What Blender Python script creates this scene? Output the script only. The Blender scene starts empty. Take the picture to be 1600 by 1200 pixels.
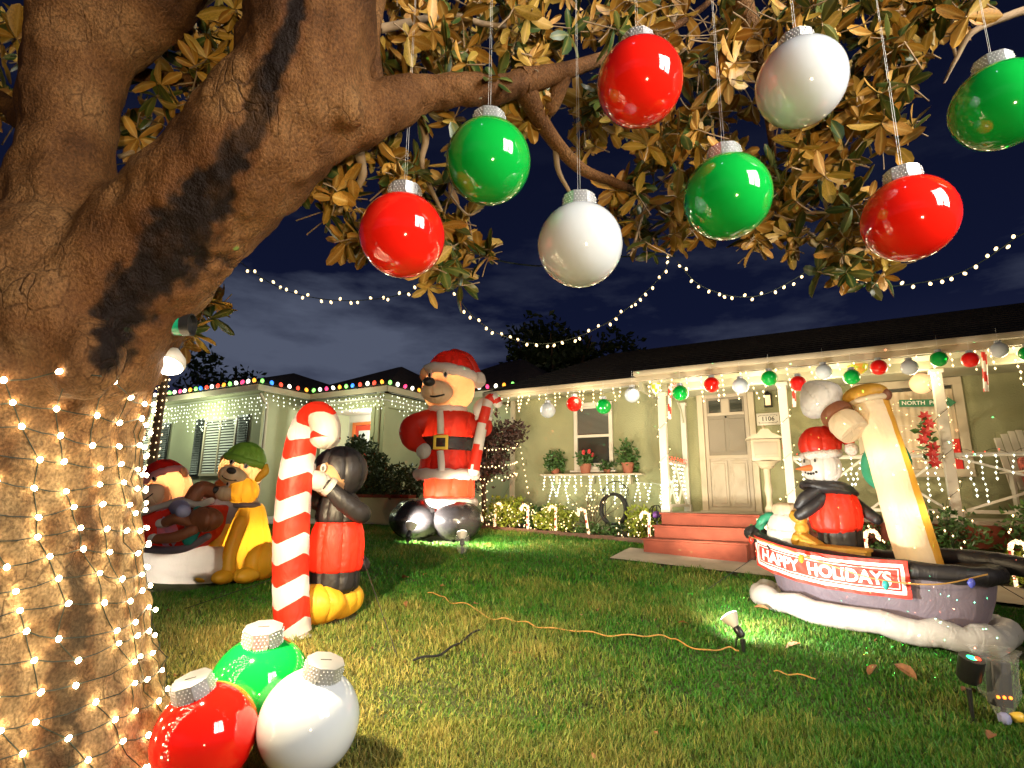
import bpy, bmesh, math, random
import numpy as np
from mathutils import Vector, Matrix, noise, Quaternion
random.seed(7); rng = np.random.default_rng(7)
R = math.radians; pi = math.pi
sc = bpy.context.scene
COL = sc.collection

# ------------------------------------------------------------------ camera
FPX, PITCH, ROLL, CAMZ = 850.0, R(11.5), R(0.6), 1.3
CF = Vector((0, math.cos(PITCH), math.sin(PITCH)))
_u = Vector((0, -math.sin(PITCH), math.cos(PITCH))); _r = Vector((1, 0, 0))
CR = _r * math.cos(ROLL) + _u * math.sin(ROLL)
CU = _u * math.cos(ROLL) - _r * math.sin(ROLL)
CP = Vector((0, 0, CAMZ))
cam = bpy.data.cameras.new('camera'); cam.sensor_width = 36; cam.lens = 36 * FPX / 1600
cam.clip_start = .05; cam.clip_end = 600
co = bpy.data.objects.new('camera', cam); COL.objects.link(co)
co.matrix_world = Matrix(((CR.x, CU.x, -CF.x, CP.x), (CR.y, CU.y, -CF.y, CP.y), (CR.z, CU.z, -CF.z, CP.z), (0, 0, 0, 1)))
sc.camera = co

def ray(px, py): return CF + CR * ((px - 800) / FPX) - CU * ((py - 600) / FPX)
def P(px, py, Y):                     # the point seen at a pixel, at world distance Y
    d = ray(px, py); return CP + d * (Y / d.y)
def PD(px, py, D): return CP + ray(px, py) * D
def ground(x, y):
    z = .087 * (min(max(y, 2.0), 8.25) - 2.5) if y > 2.0 else -.043
    if y > 8.25: z += .06 * (min(y, 12.0) - 8.25)
    return z + .012 * math.sin(x * .9 + 1) * math.sin(y * .8)
def G(px, py):                        # where a pixel meets the lawn
    d = ray(px, py); t = .5
    while t < 40:
        p = CP + d * t
        if p.z <= ground(p.x, p.y): return p
        t += .02
    return CP + d * 12
def onlawn(x, y): return Vector((x, y, ground(x, y)))

# ------------------------------------------------------------------ night sky
w = bpy.data.worlds.new('World'); sc.world = w; w.use_nodes = True
nt = w.node_tree; N = nt.nodes; L = nt.links
for n in list(N): N.remove(n)
out = N.new('ShaderNodeOutputWorld'); bg = N.new('ShaderNodeBackground'); L.new(bg.outputs[0], out.inputs[0])
tc = N.new('ShaderNodeTexCoord'); sx = N.new('ShaderNodeSeparateXYZ'); L.new(tc.outputs['Generated'], sx.inputs[0])
grad = N.new('ShaderNodeValToRGB'); L.new(sx.outputs['Z'], grad.inputs[0])
e = grad.color_ramp.elements
e[0].position = 0.0; e[0].color = (.045, .036, .058, 1)
e[1].position = 0.75; e[1].color = (.0022, .0030, .0100, 1)
m = e.new(.30); m.color = (.0040, .0060, .0215, 1)
m = e.new(.14); m.color = (.0125, .0150, .038, 1)
mp = N.new('ShaderNodeMapping'); mp.inputs['Scale'].default_value = (1.5, 1.5, 5.0); mp.inputs['Location'].default_value = (.35, .1, .2)
L.new(tc.outputs['Generated'], mp.inputs[0])
nz = N.new('ShaderNodeTexNoise'); nz.inputs['Scale'].default_value = 2.2; nz.inputs['Detail'].default_value = 7; nz.inputs['Roughness'].default_value = .58
L.new(mp.outputs[0], nz.inputs['Vector'])
cr = N.new('ShaderNodeValToRGB'); L.new(nz.outputs[0], cr.inputs[0])
cr.color_ramp.elements[0].position = .50; cr.color_ramp.elements[0].color = (0, 0, 0, 1)
cr.color_ramp.elements[1].position = .80; cr.color_ramp.elements[1].color = (1, 1, 1, 1)
lo = N.new('ShaderNodeMapRange'); lo.inputs['From Min'].default_value = .52; lo.inputs['From Max'].default_value = .12
lo.inputs['To Min'].default_value = .06; lo.inputs['To Max'].default_value = .9; L.new(sx.outputs['Z'], lo.inputs['Value'])
mu0 = N.new('ShaderNodeMath'); mu0.operation = 'MULTIPLY'; L.new(cr.outputs[0], mu0.inputs[0]); L.new(lo.outputs[0], mu0.inputs[1])
# a pale cloud bank low over the neighbour's roof
bk = N.new('ShaderNodeMapping'); bk.inputs['Location'].default_value = (.42 / .42, 0, -.255 / .105); bk.inputs['Scale'].default_value = (1 / .42, .25, 1 / .105); L.new(tc.outputs['Generated'], bk.inputs[0])
bl = N.new('ShaderNodeVectorMath'); bl.operation = 'LENGTH'; L.new(bk.outputs[0], bl.inputs[0])
nb2 = N.new('ShaderNodeTexNoise'); nb2.inputs['Scale'].default_value = 3.2; nb2.inputs['Detail'].default_value = 8; nb2.inputs['Roughness'].default_value = .55; L.new(mp.outputs[0], nb2.inputs['Vector'])
bn = N.new('ShaderNodeMath'); bn.operation = 'MULTIPLY_ADD'; L.new(nb2.outputs[0], bn.inputs[0]); bn.inputs[1].default_value = -2.1; bn.inputs[2].default_value = 1.05
ba_ = N.new('ShaderNodeMath'); ba_.operation = 'ADD'; L.new(bl.outputs['Value'], ba_.inputs[0]); L.new(bn.outputs[0], ba_.inputs[1])
br_ = N.new('ShaderNodeMapRange'); br_.inputs['From Min'].default_value = 1.12; br_.inputs['From Max'].default_value = .35; br_.inputs['To Max'].default_value = .85; L.new(ba_.outputs[0], br_.inputs['Value'])
mu = N.new('ShaderNodeMath'); mu.operation = 'MAXIMUM'; L.new(mu0.outputs[0], mu.inputs[0]); L.new(br_.outputs[0], mu.inputs[1])
mx = N.new('ShaderNodeMix'); mx.data_type = 'RGBA'; L.new(mu.outputs[0], mx.inputs['Factor']); L.new(grad.outputs[0], mx.inputs['A'])
mx.inputs['B'].default_value = (.075, .088, .130, 1)
L.new(mx.outputs['Result'], bg.inputs['Color']); bg.inputs['Strength'].default_value = 1.0

# faint moonlight, and unseen lamps added behind the camera for balls and tree
def lamp(name, kind, loc, energy, color, target=None, size=.1, angle=60, blend=.5, size_y=None):
    l = bpy.data.lights.new(name, kind); l.energy = energy; l.color = color
    if kind == 'AREA':
        l.size = size
        if size_y: l.shape = 'RECTANGLE'; l.size_y = size_y
    elif kind == 'SUN': l.angle = R(size)
    else: l.shadow_soft_size = size
    if kind == 'SPOT': l.spot_size = R(angle); l.spot_blend = blend
    o = bpy.data.objects.new(name, l); COL.objects.link(o); o.location = loc
    if target is not None: o.rotation_euler = (Vector(target) - Vector(loc)).to_track_quat('-Z', 'Y').to_euler()
    return o
WARM = (1, .66, .36); SODIUM = (1, .60, .28); SOFT = (1, .80, .58); COOL = (.93, .96, 1)
lamp('moonlight', 'SUN', (0, 0, 20), .02, (.6, .7, 1), (4, 6, 0), size=1)
for _dx in (-.8, .8): lamp('added_key_light', 'AREA', (5.2 + _dx * .62, -1.6 + _dx * .78, 4.9), 84, (1, .93, .82), (.5, 3.0, 2.7), size=1.35, size_y=3.6).data.spread = R(75)  # added area pair, split like window panes to glint on the balls
lamp('added_tree_uplight', 'SPOT', (1.3, -2.6, .35), 700, (1, .74, .40), (1.0, 3.0, 3.6), size=.12, angle=80, blend=.6)  # added unseen uplight for the leaf undersides and hanging balls
sc.view_settings.view_transform = 'Standard'; sc.view_settings.look = 'None'
sc.view_settings.exposure = .35; sc.view_settings.gamma = 1; sc.view_settings.use_curve_mapping = False
sc.render.engine = 'CYCLES'
sc.cycles.use_denoising = True; sc.cycles.sample_clamp_indirect = 4; sc.cycles.max_bounces = 6
sc.cycles.caustics_reflective = False; sc.cycles.caustics_refractive = False

# ------------------------------------------------------------------ materials
def mat(name, col, rough=.6, metal=0, bump=None, var=None, coat=0, spec=.5, translucent=0, attr=None):
    """bump=(scale, strength[, distance]); var=(scale, amount) mottles the base colour"""
    m = bpy.data.materials.new(name); m.use_nodes = True
    t = m.node_tree; n = t.nodes; b = n['Principled BSDF']
    b.inputs['Base Color'].default_value = (*col, 1); b.inputs['Roughness'].default_value = rough
    b.inputs['Metallic'].default_value = metal; b.inputs['Coat Weight'].default_value = coat
    b.inputs['Specular IOR Level'].default_value = spec
    tc = n.new('ShaderNodeTexCoord')
    if attr:
        a = n.new('ShaderNodeAttribute'); a.attribute_name = attr
        t.links.new(a.outputs['Color'], b.inputs['Base Color'])
    if var:
        z = n.new('ShaderNodeTexNoise'); z.inputs['Scale'].default_value = var[0]; z.inputs['Detail'].default_value = 5
        t.links.new(tc.outputs['Object'], z.inputs['Vector'])
        mr = n.new('ShaderNodeMapRange'); mr.inputs['From Min'].default_value = .3; mr.inputs['From Max'].default_value = .7
        mr.inputs['To Min'].default_value = 1 - var[1]; mr.inputs['To Max'].default_value = 1 + var[1]
        t.links.new(z.outputs[0], mr.inputs['Value'])
        h = n.new('ShaderNodeMix'); h.data_type = 'RGBA'; h.blend_type = 'MULTIPLY'; h.inputs['Factor'].default_value = 1
        if attr: t.links.new(a.outputs['Color'], h.inputs['A'])
        else: h.inputs['A'].default_value = (*col, 1)
        t.links.new(mr.outputs[0], h.inputs['B'])
        t.links.new(h.outputs['Result'], b.inputs['Base Color'])
    if bump:
        z = n.new('ShaderNodeTexNoise'); z.inputs['Scale'].default_value = bump[0]; z.inputs['Detail'].default_value = 6
        t.links.new(tc.outputs['Object'], z.inputs['Vector'])
        bp = n.new('ShaderNodeBump'); bp.inputs['Strength'].default_value = bump[1]
        bp.inputs['Distance'].default_value = bump[2] if len(bump) > 2 else .01
        t.links.new(z.outputs[0], bp.inputs['Height']); t.links.new(bp.outputs[0], b.inputs['Normal'])
    if translucent:
        tr = n.new('ShaderNodeBsdfTranslucent'); ms = n.new('ShaderNodeMixShader'); ms.inputs[0].default_value = translucent
        src = b.inputs['Base Color'].links
        if src: t.links.new(src[0].from_socket, tr.inputs[0])
        else: tr.inputs[0].default_value = (*col, 1)
        t.links.new(b.outputs[0], ms.inputs[1]); t.links.new(tr.outputs[0], ms.inputs[2])
        t.links.new(ms.outputs[0], n['Material Output'].inputs[0])
    return m
def glow(name, col, strength, sample='NONE'):
    m = bpy.data.materials.new(name); m.use_nodes = True
    b = m.node_tree.nodes['Principled BSDF']; b.inputs['Base Color'].default_value = (*col, 1)
    b.inputs['Emission Color'].default_value = (*col, 1); b.inputs['Emission Strength'].default_value = strength
    m.cycles.emission_sampling = sample
    return m
def nylon(name, col, tr=.35):
    """thin inflated nylon: fine puckers, a dull sheen, light shines through it"""
    m = mat(name, col, .48, var=(2.5, .10), translucent=tr)
    t = m.node_tree; n = t.nodes; b = n['Principled BSDF']
    tc = n.new('ShaderNodeTexCoord'); mp = n.new('ShaderNodeMapping'); mp.inputs['Scale'].default_value = (6, 6, 3)
    z = n.new('ShaderNodeTexNoise'); z.inputs['Scale'].default_value = 1.2; z.inputs['Detail'].default_value = 4
    z.inputs['Distortion'].default_value = .8
    bp = n.new('ShaderNodeBump'); bp.inputs['Strength'].default_value = .6; bp.inputs['Distance'].default_value = .035
    t.links.new(tc.outputs['Object'], mp.inputs[0]); t.links.new(mp.outputs[0], z.inputs['Vector'])
    t.links.new(z.outputs[0], bp.inputs['Height']); t.links.new(bp.outputs[0], b.inputs['Normal'])
    for l in list(n):
        if l.type == 'BSDF_TRANSLUCENT': t.links.new(bp.outputs[0], l.inputs['Normal'])
    return m

M = {}
M['red'] = nylon('red_nylon', (.70, .035, .014), .5); M['white'] = nylon('white_nylon', (.62, .58, .53))
M['black'] = nylon('black_nylon', (.020, .017, .018), .10); M['tan'] = nylon('tan_nylon', (.72, .40, .19))
M['yellow'] = nylon('yellow_nylon', (.78, .46, .03)); M['green'] = nylon('green_nylon', (.05, .36, .20))
M['lime'] = nylon('lime_nylon', (.25, .50, .06)); M['pink'] = nylon('pink_nylon', (.75, .32, .33))
M['brown'] = nylon('brown_nylon', (.20, .07, .03), .2); M['teal'] = nylon('teal_nylon', (.02, .30, .25))
M['lilac'] = nylon('lilac_nylon', (.40, .42, .66)); M['orange'] = nylon('orange_nylon', (.78, .22, .06))
M['grey'] = nylon('grey_nylon', (.17, .14, .17), .2); M['cream'] = nylon('cream_nylon', (.74, .60, .40))
M['amber'] = nylon('amber_nylon', (.62, .33, .04)); M['plush'] = mat('white_plush', (.80, .72, .66), .9, bump=(55, 1, .03), translucent=.3)
M['eye'] = mat('eye_print', (.008, .008, .008), .35)
M['gold'] = mat('gold_print', (.72, .48, .06), .4)

M['stucco'] = mat('sage_stucco', (.265, .265, .145), .9, bump=(45, .9, .010), var=(1.1, .16))
M['stucco2'] = mat('pale_green_stucco', (.38, .38, .235), .9, bump=(60, .4, .006), var=(1.5, .08))
M['trim'] = mat('cream_paint', (.45, .38, .27), .5, bump=(9, .15), var=(3, .06))
M['beam'] = mat('green_grey_paint', (.38, .37, .26), .55, bump=(9, .15), var=(3, .06))
M['whitetrim'] = mat('white_paint', (.60, .56, .48), .45, bump=(12, .12), var=(4, .05))
M['roof'] = mat('dark_shingle', (.024, .019, .017), .95, bump=(18, .9, .03), var=(7, .5))
M['roof2'] = mat('brown_shingle', (.036, .021, .016), .95, bump=(18, .9, .03), var=(7, .5))
M['glass'] = mat('dark_window_glass', (.035, .037, .03), .06, spec=.8)
M['blind'] = mat('slatted_blind', (.42, .41, .36), .6)
M['door'] = mat('putty_door_paint', (.37, .31, .23), .5, bump=(10, .12), var=(3, .06))
M['screen'] = mat('door_screen', (.20, .17, .125), .7, bump=(240, .4, .002))
M['brick'] = mat('red_step_paint', (.165, .040, .024), .8, spec=.2, bump=(22, .35, .008), var=(5, .22))
M['concrete'] = mat('concrete', (.36, .32, .26), .9, bump=(35, .5, .008), var=(3, .15))
M['soil'] = mat('bed_soil', (.045, .028, .018), 1, bump=(30, 1, .04), var=(6, .4))
M['edging'] = mat('brown_edging', (.10, .05, .03), .8, bump=(18, .4), var=(6, .3))
M['terracotta'] = mat('terracotta', (.30, .10, .055), .75, bump=(25, .25), var=(6, .2))
M['iron'] = mat('black_iron', (.015, .014, .014), .5, metal=.6)
M['rubber'] = mat('black_rubber', (.012, .012, .013), .55)
M['wiregreen'] = mat('dark_green_wire', (.012, .022, .012), .6)
M['cord'] = mat('orange_cord', (.42, .23, .06), .5)
M['shutter'] = mat('black_shutter', (.016, .018, .016), .5)
M['reddoor'] = mat('red_door_paint', (.52, .045, .02), .4)
M['silver'] = mat('silver_cap', (.52, .54, .57), .38, metal=.75, bump=(30, .1))
M['bead'] = mat('white_bead', (.85, .87, .9), .3)
M['string'] = mat('clear_string', (.62, .62, .62), .35)
M['ballred'] = mat('red_gloss', (.80, .012, .006), .07, coat=.6, bump=(3, .02))
M['ballgreen'] = mat('green_gloss', (.004, .36, .045), .07, coat=.6, bump=(3, .02))
M['ballwhite'] = mat('white_gloss', (.56, .61, .67), .09, coat=.6, bump=(3, .02))
M['balllime'] = mat('lime_gloss', (.42, .50, .03), .15, coat=.5); M['ballgold'] = mat('gold_gloss', (.6, .33, .05), .2, coat=.5)
M['canered'] = mat('red_plastic', (.6, .03, .02), .3); M['canewhite'] = mat('white_plastic', (.8, .76, .7), .3)
M['plastic'] = mat('black_plastic', (.014, .014, .015), .35)
def leaf_mat(name, a, b, c, rib, rough):
    """tints run a-b-c from leaf to leaf, with a paler midrib"""
    m = mat(name, a, rough, translucent=.12); t = m.node_tree; n = t.nodes; k = t.links; bs = n['Principled BSDF']
    at = n.new('ShaderNodeAttribute'); at.attribute_name = 'leaf'; sp = n.new('ShaderNodeSeparateColor'); k.new(at.outputs['Color'], sp.inputs[0])
    oi = n.new('ShaderNodeObjectInfo'); ad = n.new('ShaderNodeMath'); ad.operation = 'ADD'; k.new(sp.outputs[1], ad.inputs[0]); k.new(oi.outputs['Random'], ad.inputs[1])
    fr = n.new('ShaderNodeMath'); fr.operation = 'FRACT'; k.new(ad.outputs[0], fr.inputs[0])
    cr = n.new('ShaderNodeValToRGB'); k.new(fr.outputs[0], cr.inputs[0]); e = cr.color_ramp.elements
    e[0].color = (*a, 1); e[1].color = (*c, 1); q = e.new(.55); q.color = (*b, 1)
    tc = n.new('ShaderNodeTexCoord'); z = n.new('ShaderNodeTexNoise'); z.inputs['Scale'].default_value = 14; z.inputs['Detail'].default_value = 4; k.new(tc.outputs['Object'], z.inputs['Vector'])
    mr = n.new('ShaderNodeMapRange'); mr.inputs['From Min'].default_value = .3; mr.inputs['From Max'].default_value = .7; mr.inputs['To Min'].default_value = .65; mr.inputs['To Max'].default_value = 1.25; k.new(z.outputs[0], mr.inputs['Value'])
    h = n.new('ShaderNodeMix'); h.data_type = 'RGBA'; h.blend_type = 'MULTIPLY'; h.inputs['Factor'].default_value = 1; k.new(cr.outputs[0], h.inputs['A']); k.new(mr.outputs[0], h.inputs['B'])
    pw = n.new('ShaderNodeMath'); pw.operation = 'POWER'; pw.inputs[1].default_value = 5; k.new(sp.outputs[0], pw.inputs[0])
    g = n.new('ShaderNodeMix'); g.data_type = 'RGBA'; k.new(pw.outputs[0], g.inputs['Factor']); k.new(h.outputs['Result'], g.inputs['A']); g.inputs['B'].default_value = (*rib, 1)
    k.new(g.outputs['Result'], bs.inputs['Base Color'])
    for x in n:
        if x.type == 'BSDF_TRANSLUCENT': k.new(g.outputs['Result'], x.inputs[0])
    return m
M['leaf_top'] = leaf_mat('magnolia_leaf_top', (.022, .055, .012), (.05, .085, .016), (.09, .10, .02), (.20, .19, .05), .32)
M['leaf_under'] = leaf_mat('magnolia_leaf_underside', (.30, .135, .018), (.50, .255, .036), (.40, .29, .05), (.60, .40, .12), .5)
M['twig'] = mat('twig_bark', (.27, .19, .115), .9, bump=(40, .6, .006), var=(9, .3))
M['green_leaf'] = mat('green_leaf', (.055, .12, .028), .42, var=(7, .5), translucent=.15)
M['lime_leaf'] = mat('yellow_green_leaf', (.26, .32, .035), .5, var=(7, .4), translucent=.2)
M['dark_leaf'] = mat('dark_leaf', (.03, .05, .016), .5, var=(7, .5), translucent=.1)
M['plum_leaf'] = mat('plum_leaf', (.060, .028, .022), .5, var=(7, .5), translucent=.1)
M['petal'] = mat('red_petal', (.55, .03, .03), .5)
M['stem'] = mat('brown_stem', (.10, .06, .035), .9)
M['dead'] = mat('fallen_leaf_brown', (.22, .095, .035), .6, var=(25, .4), bump=(60, .5))
M['bulb'] = glow('warm_white_bulb', (1, .72, .36), 2.6); M['bulbcool'] = glow('cool_white_bulb', (.93, 1, .78), 1.7)
M['bulbtree'] = glow('trunk_light_bulb', (1, .78, .46), 54, 'AUTO')
M['bulbred'] = glow('red_bulb', (1, .06, .03), 2.0); M['bulborange'] = glow('orange_bulb', (1, .33, .03), 2.0)
M['bulbgreen'] = glow('green_bulb', (.25, 1, .15), 2.0); M['bulbblue'] = glow('blue_bulb', (.04, .22, 1), 2.0)
M['bulbpink'] = glow('pink_bulb', (1, .05, .16), 2.0); M['bulbwhite'] = glow('white_bulb', (1, .92, .72), 3)
M['lampface'] = glow('lamp_face', (1, .95, .85), 6)
M['laser'] = glow('green_laser_lens', (.02, 1, .25), 5); M['ledorange'] = glow('orange_led', (1, .16, .01), 4)
M['banner'] = mat('red_banner_cloth', (.62, .040, .022), .6, bump=(14, .7, .02), var=(4, .15), translucent=.15)
M['print'] = mat('white_print', (.80, .77, .72), .6, bump=(14, .4, .01))
M['signgreen'] = mat('green_sign_paint', (.02, .17, .07), .5)
M['dark'] = mat('number_black', (.02, .018, .015), .5)
M['cushion'] = mat('patterned_cushion', (.42, .10, .07), .8, var=(22, .9))
M['curtain'] = mat('sheer_curtain', (.58, .47, .33), .9, bump=(30, .2))

# ------------------------------------------------------------------ mesh helpers
def smooth(pts, k=6):
    """Catmull-Rom through (x, y, z, r) tuples"""
    p = [np.array(q, float) for q in pts]; p = [2 * p[0] - p[1]] + p + [2 * p[-1] - p[-2]]; o = []
    for i in range(1, len(p) - 2):
        for j in range(k):
            t = j / k; a, b, c, d = p[i - 1:i + 3]
            o.append(.5 * (2 * b + (c - a) * t + (2 * a - 5 * b + 4 * c - d) * t * t + (3 * b - a - 3 * c + d) * t ** 3))
    o.append(p[-2]); return o
class MB:
    def __init__(s): s.v = []; s.f = []; s.mi = []; s.cur = 0
    def add(s, vs, fs):
        o = len(s.v); s.v += [tuple(v) for v in vs]; s.f += [tuple(i + o for i in f) for f in fs]; s.mi += [s.cur] * len(fs); return s
    def box(s, c, d, rot=None, bev=0):
        x, y, z = (q / 2 for q in d); c = Vector(c)
        if bev:
            b = bev; vs = []; 
            bm = bmesh.new(); bmesh.ops.create_cube(bm, size=1)
            for q in bm.verts: q.co = Vector((q.co.x * d[0], q.co.y * d[1], q.co.z * d[2]))
            bmesh.ops.bevel(bm, geom=bm.edges[:], offset=b, segments=2, affect='EDGES', profile=.6)
            bm.verts.index_update(); vs = [q.co.copy() for q in bm.verts]; fs = [[q.index for q in f.verts] for f in bm.faces]; bm.free()
        else:
            vs = [Vector((a, b, e)) for a in (-x, x) for b in (-y, y) for e in (-z, z)]
            fs = [(0, 1, 3, 2), (4, 6, 7, 5), (0, 4, 5, 1), (2, 3, 7, 6), (0, 2, 6, 4), (1, 5, 7, 3)]
        if rot is not None: vs = [rot @ v for v in vs]
        return s.add([v + c for v in vs], fs)
    def tube(s, pts, n=8, cap=True, flat=1.0, rnd=False):
        """pts (x,y,z,r); rnd closes the ends with domes"""
        q = [(Vector(p[:3]), float(p[3])) for p in pts]
        if rnd:
            a = (q[0][0] - q[1][0]).normalized(); b = (q[-1][0] - q[-2][0]).normalized(); r0, r1 = q[0][1], q[-1][1]
            q = [(q[0][0] + a * r0 * math.sin(t), r0 * math.cos(t)) for t in (1.5, 1.15, .75, .35)] + q + \
                [(q[-1][0] + b * r1 * math.sin(t), r1 * math.cos(t)) for t in (.35, .75, 1.15, 1.5)]
        vs = []; up = None
        for i, (c, r) in enumerate(q):
            t = (q[min(i + 1, len(q) - 1)][0] - q[max(i - 1, 0)][0])
            t = t.normalized() if t.length > 1e-9 else Vector((0, 0, 1))
            if up is None: up = t.orthogonal().normalized()
            up = (up - t * up.dot(t)); up = up.normalized() if up.length > 1e-6 else t.orthogonal().normalized()
            si = t.cross(up)
            for k in range(n):
                a = 2 * pi * k / n; vs.append(c + (up * math.cos(a) + si * math.sin(a) * flat) * r)
        fs = [(i * n + k, i * n + (k + 1) % n, (i + 1) * n + (k + 1) % n, (i + 1) * n + k) for i in range(len(q) - 1) for k in range(n)]
        if cap: fs += [tuple(range(n - 1, -1, -1)), tuple(range((len(q) - 1) * n, len(q) * n))]
        return s.add(vs, fs)
    def lathe(s, prof, n=24, c=(0, 0, 0), rot=None, sx=1, sy=1):
        """prof: (radius, z) from bottom to top"""
        c = Vector(c); vs = []
        for r, z in prof:
            for k in range(n):
                v = Vector((r * sx * math.cos(2 * pi * k / n), r * sy * math.sin(2 * pi * k / n), z))
                vs.append(c + (rot @ v if rot is not None else v))
        m = len(prof); fs = [(i * n + k, i * n + (k + 1) % n, (i + 1) * n + (k + 1) % n, (i + 1) * n + k) for i in range(m - 1) for k in range(n)]
        fs += [tuple(range(n - 1, -1, -1)), tuple(range((m - 1) * n, m * n))]
        return s.add(vs, fs)
    def ball(s, c, r, n=20, m=12, rot=None, lump=0, gores=0):
        """an ellipsoid; lump makes it uneven, gores pinch it along seams like sewn cloth"""
        if not hasattr(r, '__len__'): r = (r, r, r)
        c = Vector(c); vs = []; sd = random.random() * 50
        for i in range(m + 1):
            th = pi * i / m; th = min(max(th, .02), pi - .02)
            for k in range(n):
                ph = 2 * pi * k / n; d = Vector((math.sin(th) * math.cos(ph), math.sin(th) * math.sin(ph), -math.cos(th)))
                f = 1.0
                if lump: f += lump * noise.noise(d * 1.7 + Vector((sd, 0, 0)))
                if gores: se = 1 - abs(math.sin(ph * gores / 2)); f *= 1 - .075 * se ** 6 + .030 * math.sin(th * 26 + 3 * math.sin(k)) * se ** 1.5 * math.sin(th)
                v = Vector((d.x * r[0], d.y * r[1], d.z * r[2])) * f
                vs.append(c + (rot @ v if rot is not None else v))
        fs = [(i * n + k, i * n + (k + 1) % n, (i + 1) * n + (k + 1) % n, (i + 1) * n + k) for i in range(m) for k in range(n)]
        fs += [tuple(range(n - 1, -1, -1)), tuple(range(m * n, (m + 1) * n))]
        return s.add(vs, fs)
    def poly(s, vs): return s.add(vs, [tuple(range(len(vs)))])
    def prism(s, outline, y0, y1):
        """outline in (x, z), pushed from y0 to y1"""
        n = len(outline); vs = [(x, y0, z) for x, z in outline] + [(x, y1, z) for x, z in outline]
        return s.add(vs, [tuple(range(n)), tuple(range(2 * n - 1, n - 1, -1))] + [(i, (i + 1) % n + 0, (i + 1) % n + n, i + n)[::-1] for i in range(n)])
    def mesh(s, name, mats, smooth=True):
        me = bpy.data.meshes.new(name); me.from_pydata(s.v, [], s.f)
        for q in (mats if isinstance(mats, (list, tuple)) else [mats]): me.materials.append(q)
        if any(s.mi): me.polygons.foreach_set('material_index', s.mi)
        if smooth:
            me.polygons.foreach_set('use_smooth', [True] * len(s.f))
            try: me.set_sharp_from_angle(angle=R(42))
            except Exception: pass
        me.update(); return me
    def build(s, name, mats, parent=None, smooth=True, **kw):
        return link(name, s.mesh(name, mats, smooth), parent, **kw)
def link(name, me, parent=None, loc=None, rot=None, **kw):
    o = bpy.data.objects.new(name, me); COL.objects.link(o)
    if parent: o.parent = parent
    if loc is not None: o.location = loc
    if rot is not None: o.rotation_euler = rot
    for k, v in kw.items(): o[k] = v
    return o
def thing(name, label, cat, loc=(0, 0, 0), rz=0, group=None, rot=None, scale=1):
    o = bpy.data.objects.new(name, None); COL.objects.link(o); o.location = loc
    o.rotation_euler = rot if rot is not None else (0, 0, rz); o.empty_display_size = .1; o.scale = (scale,) * 3
    o['label'] = label; o['category'] = cat
    if group: o['group'] = group
    return o
def tag(o, label, cat, group=None):
    o['label'] = label; o['category'] = cat
    if group: o['group'] = group
    return o
def copy_thing(o, label, loc=None, rot=None, group=None):
    def cp(q, par):
        c = q.copy(); COL.objects.link(c)
        if par is not None: c.parent = par
        for ch in [x for x in KIDS.get(q.name, [])]: pass
        for ch in list(q.children): cp(ch, c)
        return c
    r = cp(o, None); r['label'] = label
    if loc is not None: r.location = loc
    if rot is not None: r.rotation_euler = rot
    if group: r['group'] = group
    return r
KIDS = {}
def RX(a): return Matrix.Rotation(R(a), 3, 'X')
def RY(a): return Matrix.Rotation(R(a), 3, 'Y')
def RZ(a): return Matrix.Rotation(R(a), 3, 'Z')
def text_verts(s, size, bold=0.0, extrude=.003):
    cu = bpy.data.curves.new('lettering', 'FONT'); cu.body = s; cu.size = size; cu.align_x = 'CENTER'; cu.align_y = 'CENTER'
    cu.offset = bold; cu.extrude = extrude; cu.resolution_u = 3
    o = bpy.data.objects.new('lettering', cu); COL.objects.link(o)
    dg = bpy.context.evaluated_depsgraph_get(); me = bpy.data.meshes.new_from_object(o.evaluated_get(dg))
    COL.objects.unlink(o); bpy.data.objects.remove(o); bpy.data.curves.remove(cu)
    vs = [v.co.copy() for v in me.vertices]; fs = [tuple(p.vertices) for p in me.polygons]; bpy.data.meshes.remove(me)
    return vs, fs
ICO = None
def bulbs(mb, pts, r):
    for p in pts:
        p = Vector(p); q = r * random.uniform(.8, 1.2)
        mb.add([p + Vector(v) * q for v in ((1, 0, 0), (-1, 0, 0), (0, 1, 0), (0, -1, 0), (0, 0, 1), (0, 0, -1.5))],
               [(0, 2, 4), (2, 1, 4), (1, 3, 4), (3, 0, 4), (2, 0, 5), (1, 2, 5), (3, 1, 5), (0, 3, 5)])
BULB_MESH = {}
def bulb_mesh(key, r):
    k = (key, r)
    if k not in BULB_MESH:
        mb = MB(); mb.ball((0, 0, 0), (r, r, r * 1.35), 8, 5); BULB_MESH[k] = mb.mesh('bulb', M[key])
    return BULB_MESH[k]
def leaf_faces(length, width, curl=.15, fold=.1):
    """a pointed leaf along +x: top layer then underside, 2 materials"""
    xs = [0, .26, .60, .88, 1]; ws = [.05, .33, .5, .33, .03]; vt = []
    for x, q in zip(xs, ws):
        z = -curl * length * (x * x)
        vt += [(x * length, -q * width, z + fold * q * width), (x * length, 0, z), (x * length, q * width, z + fold * q * width)]
    ft = []
    for i in range(4):
        a = i * 3; ft += [(a, a + 3, a + 4, a + 1), (a + 1, a + 4, a + 5, a + 2)]
    return vt, ft
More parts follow.
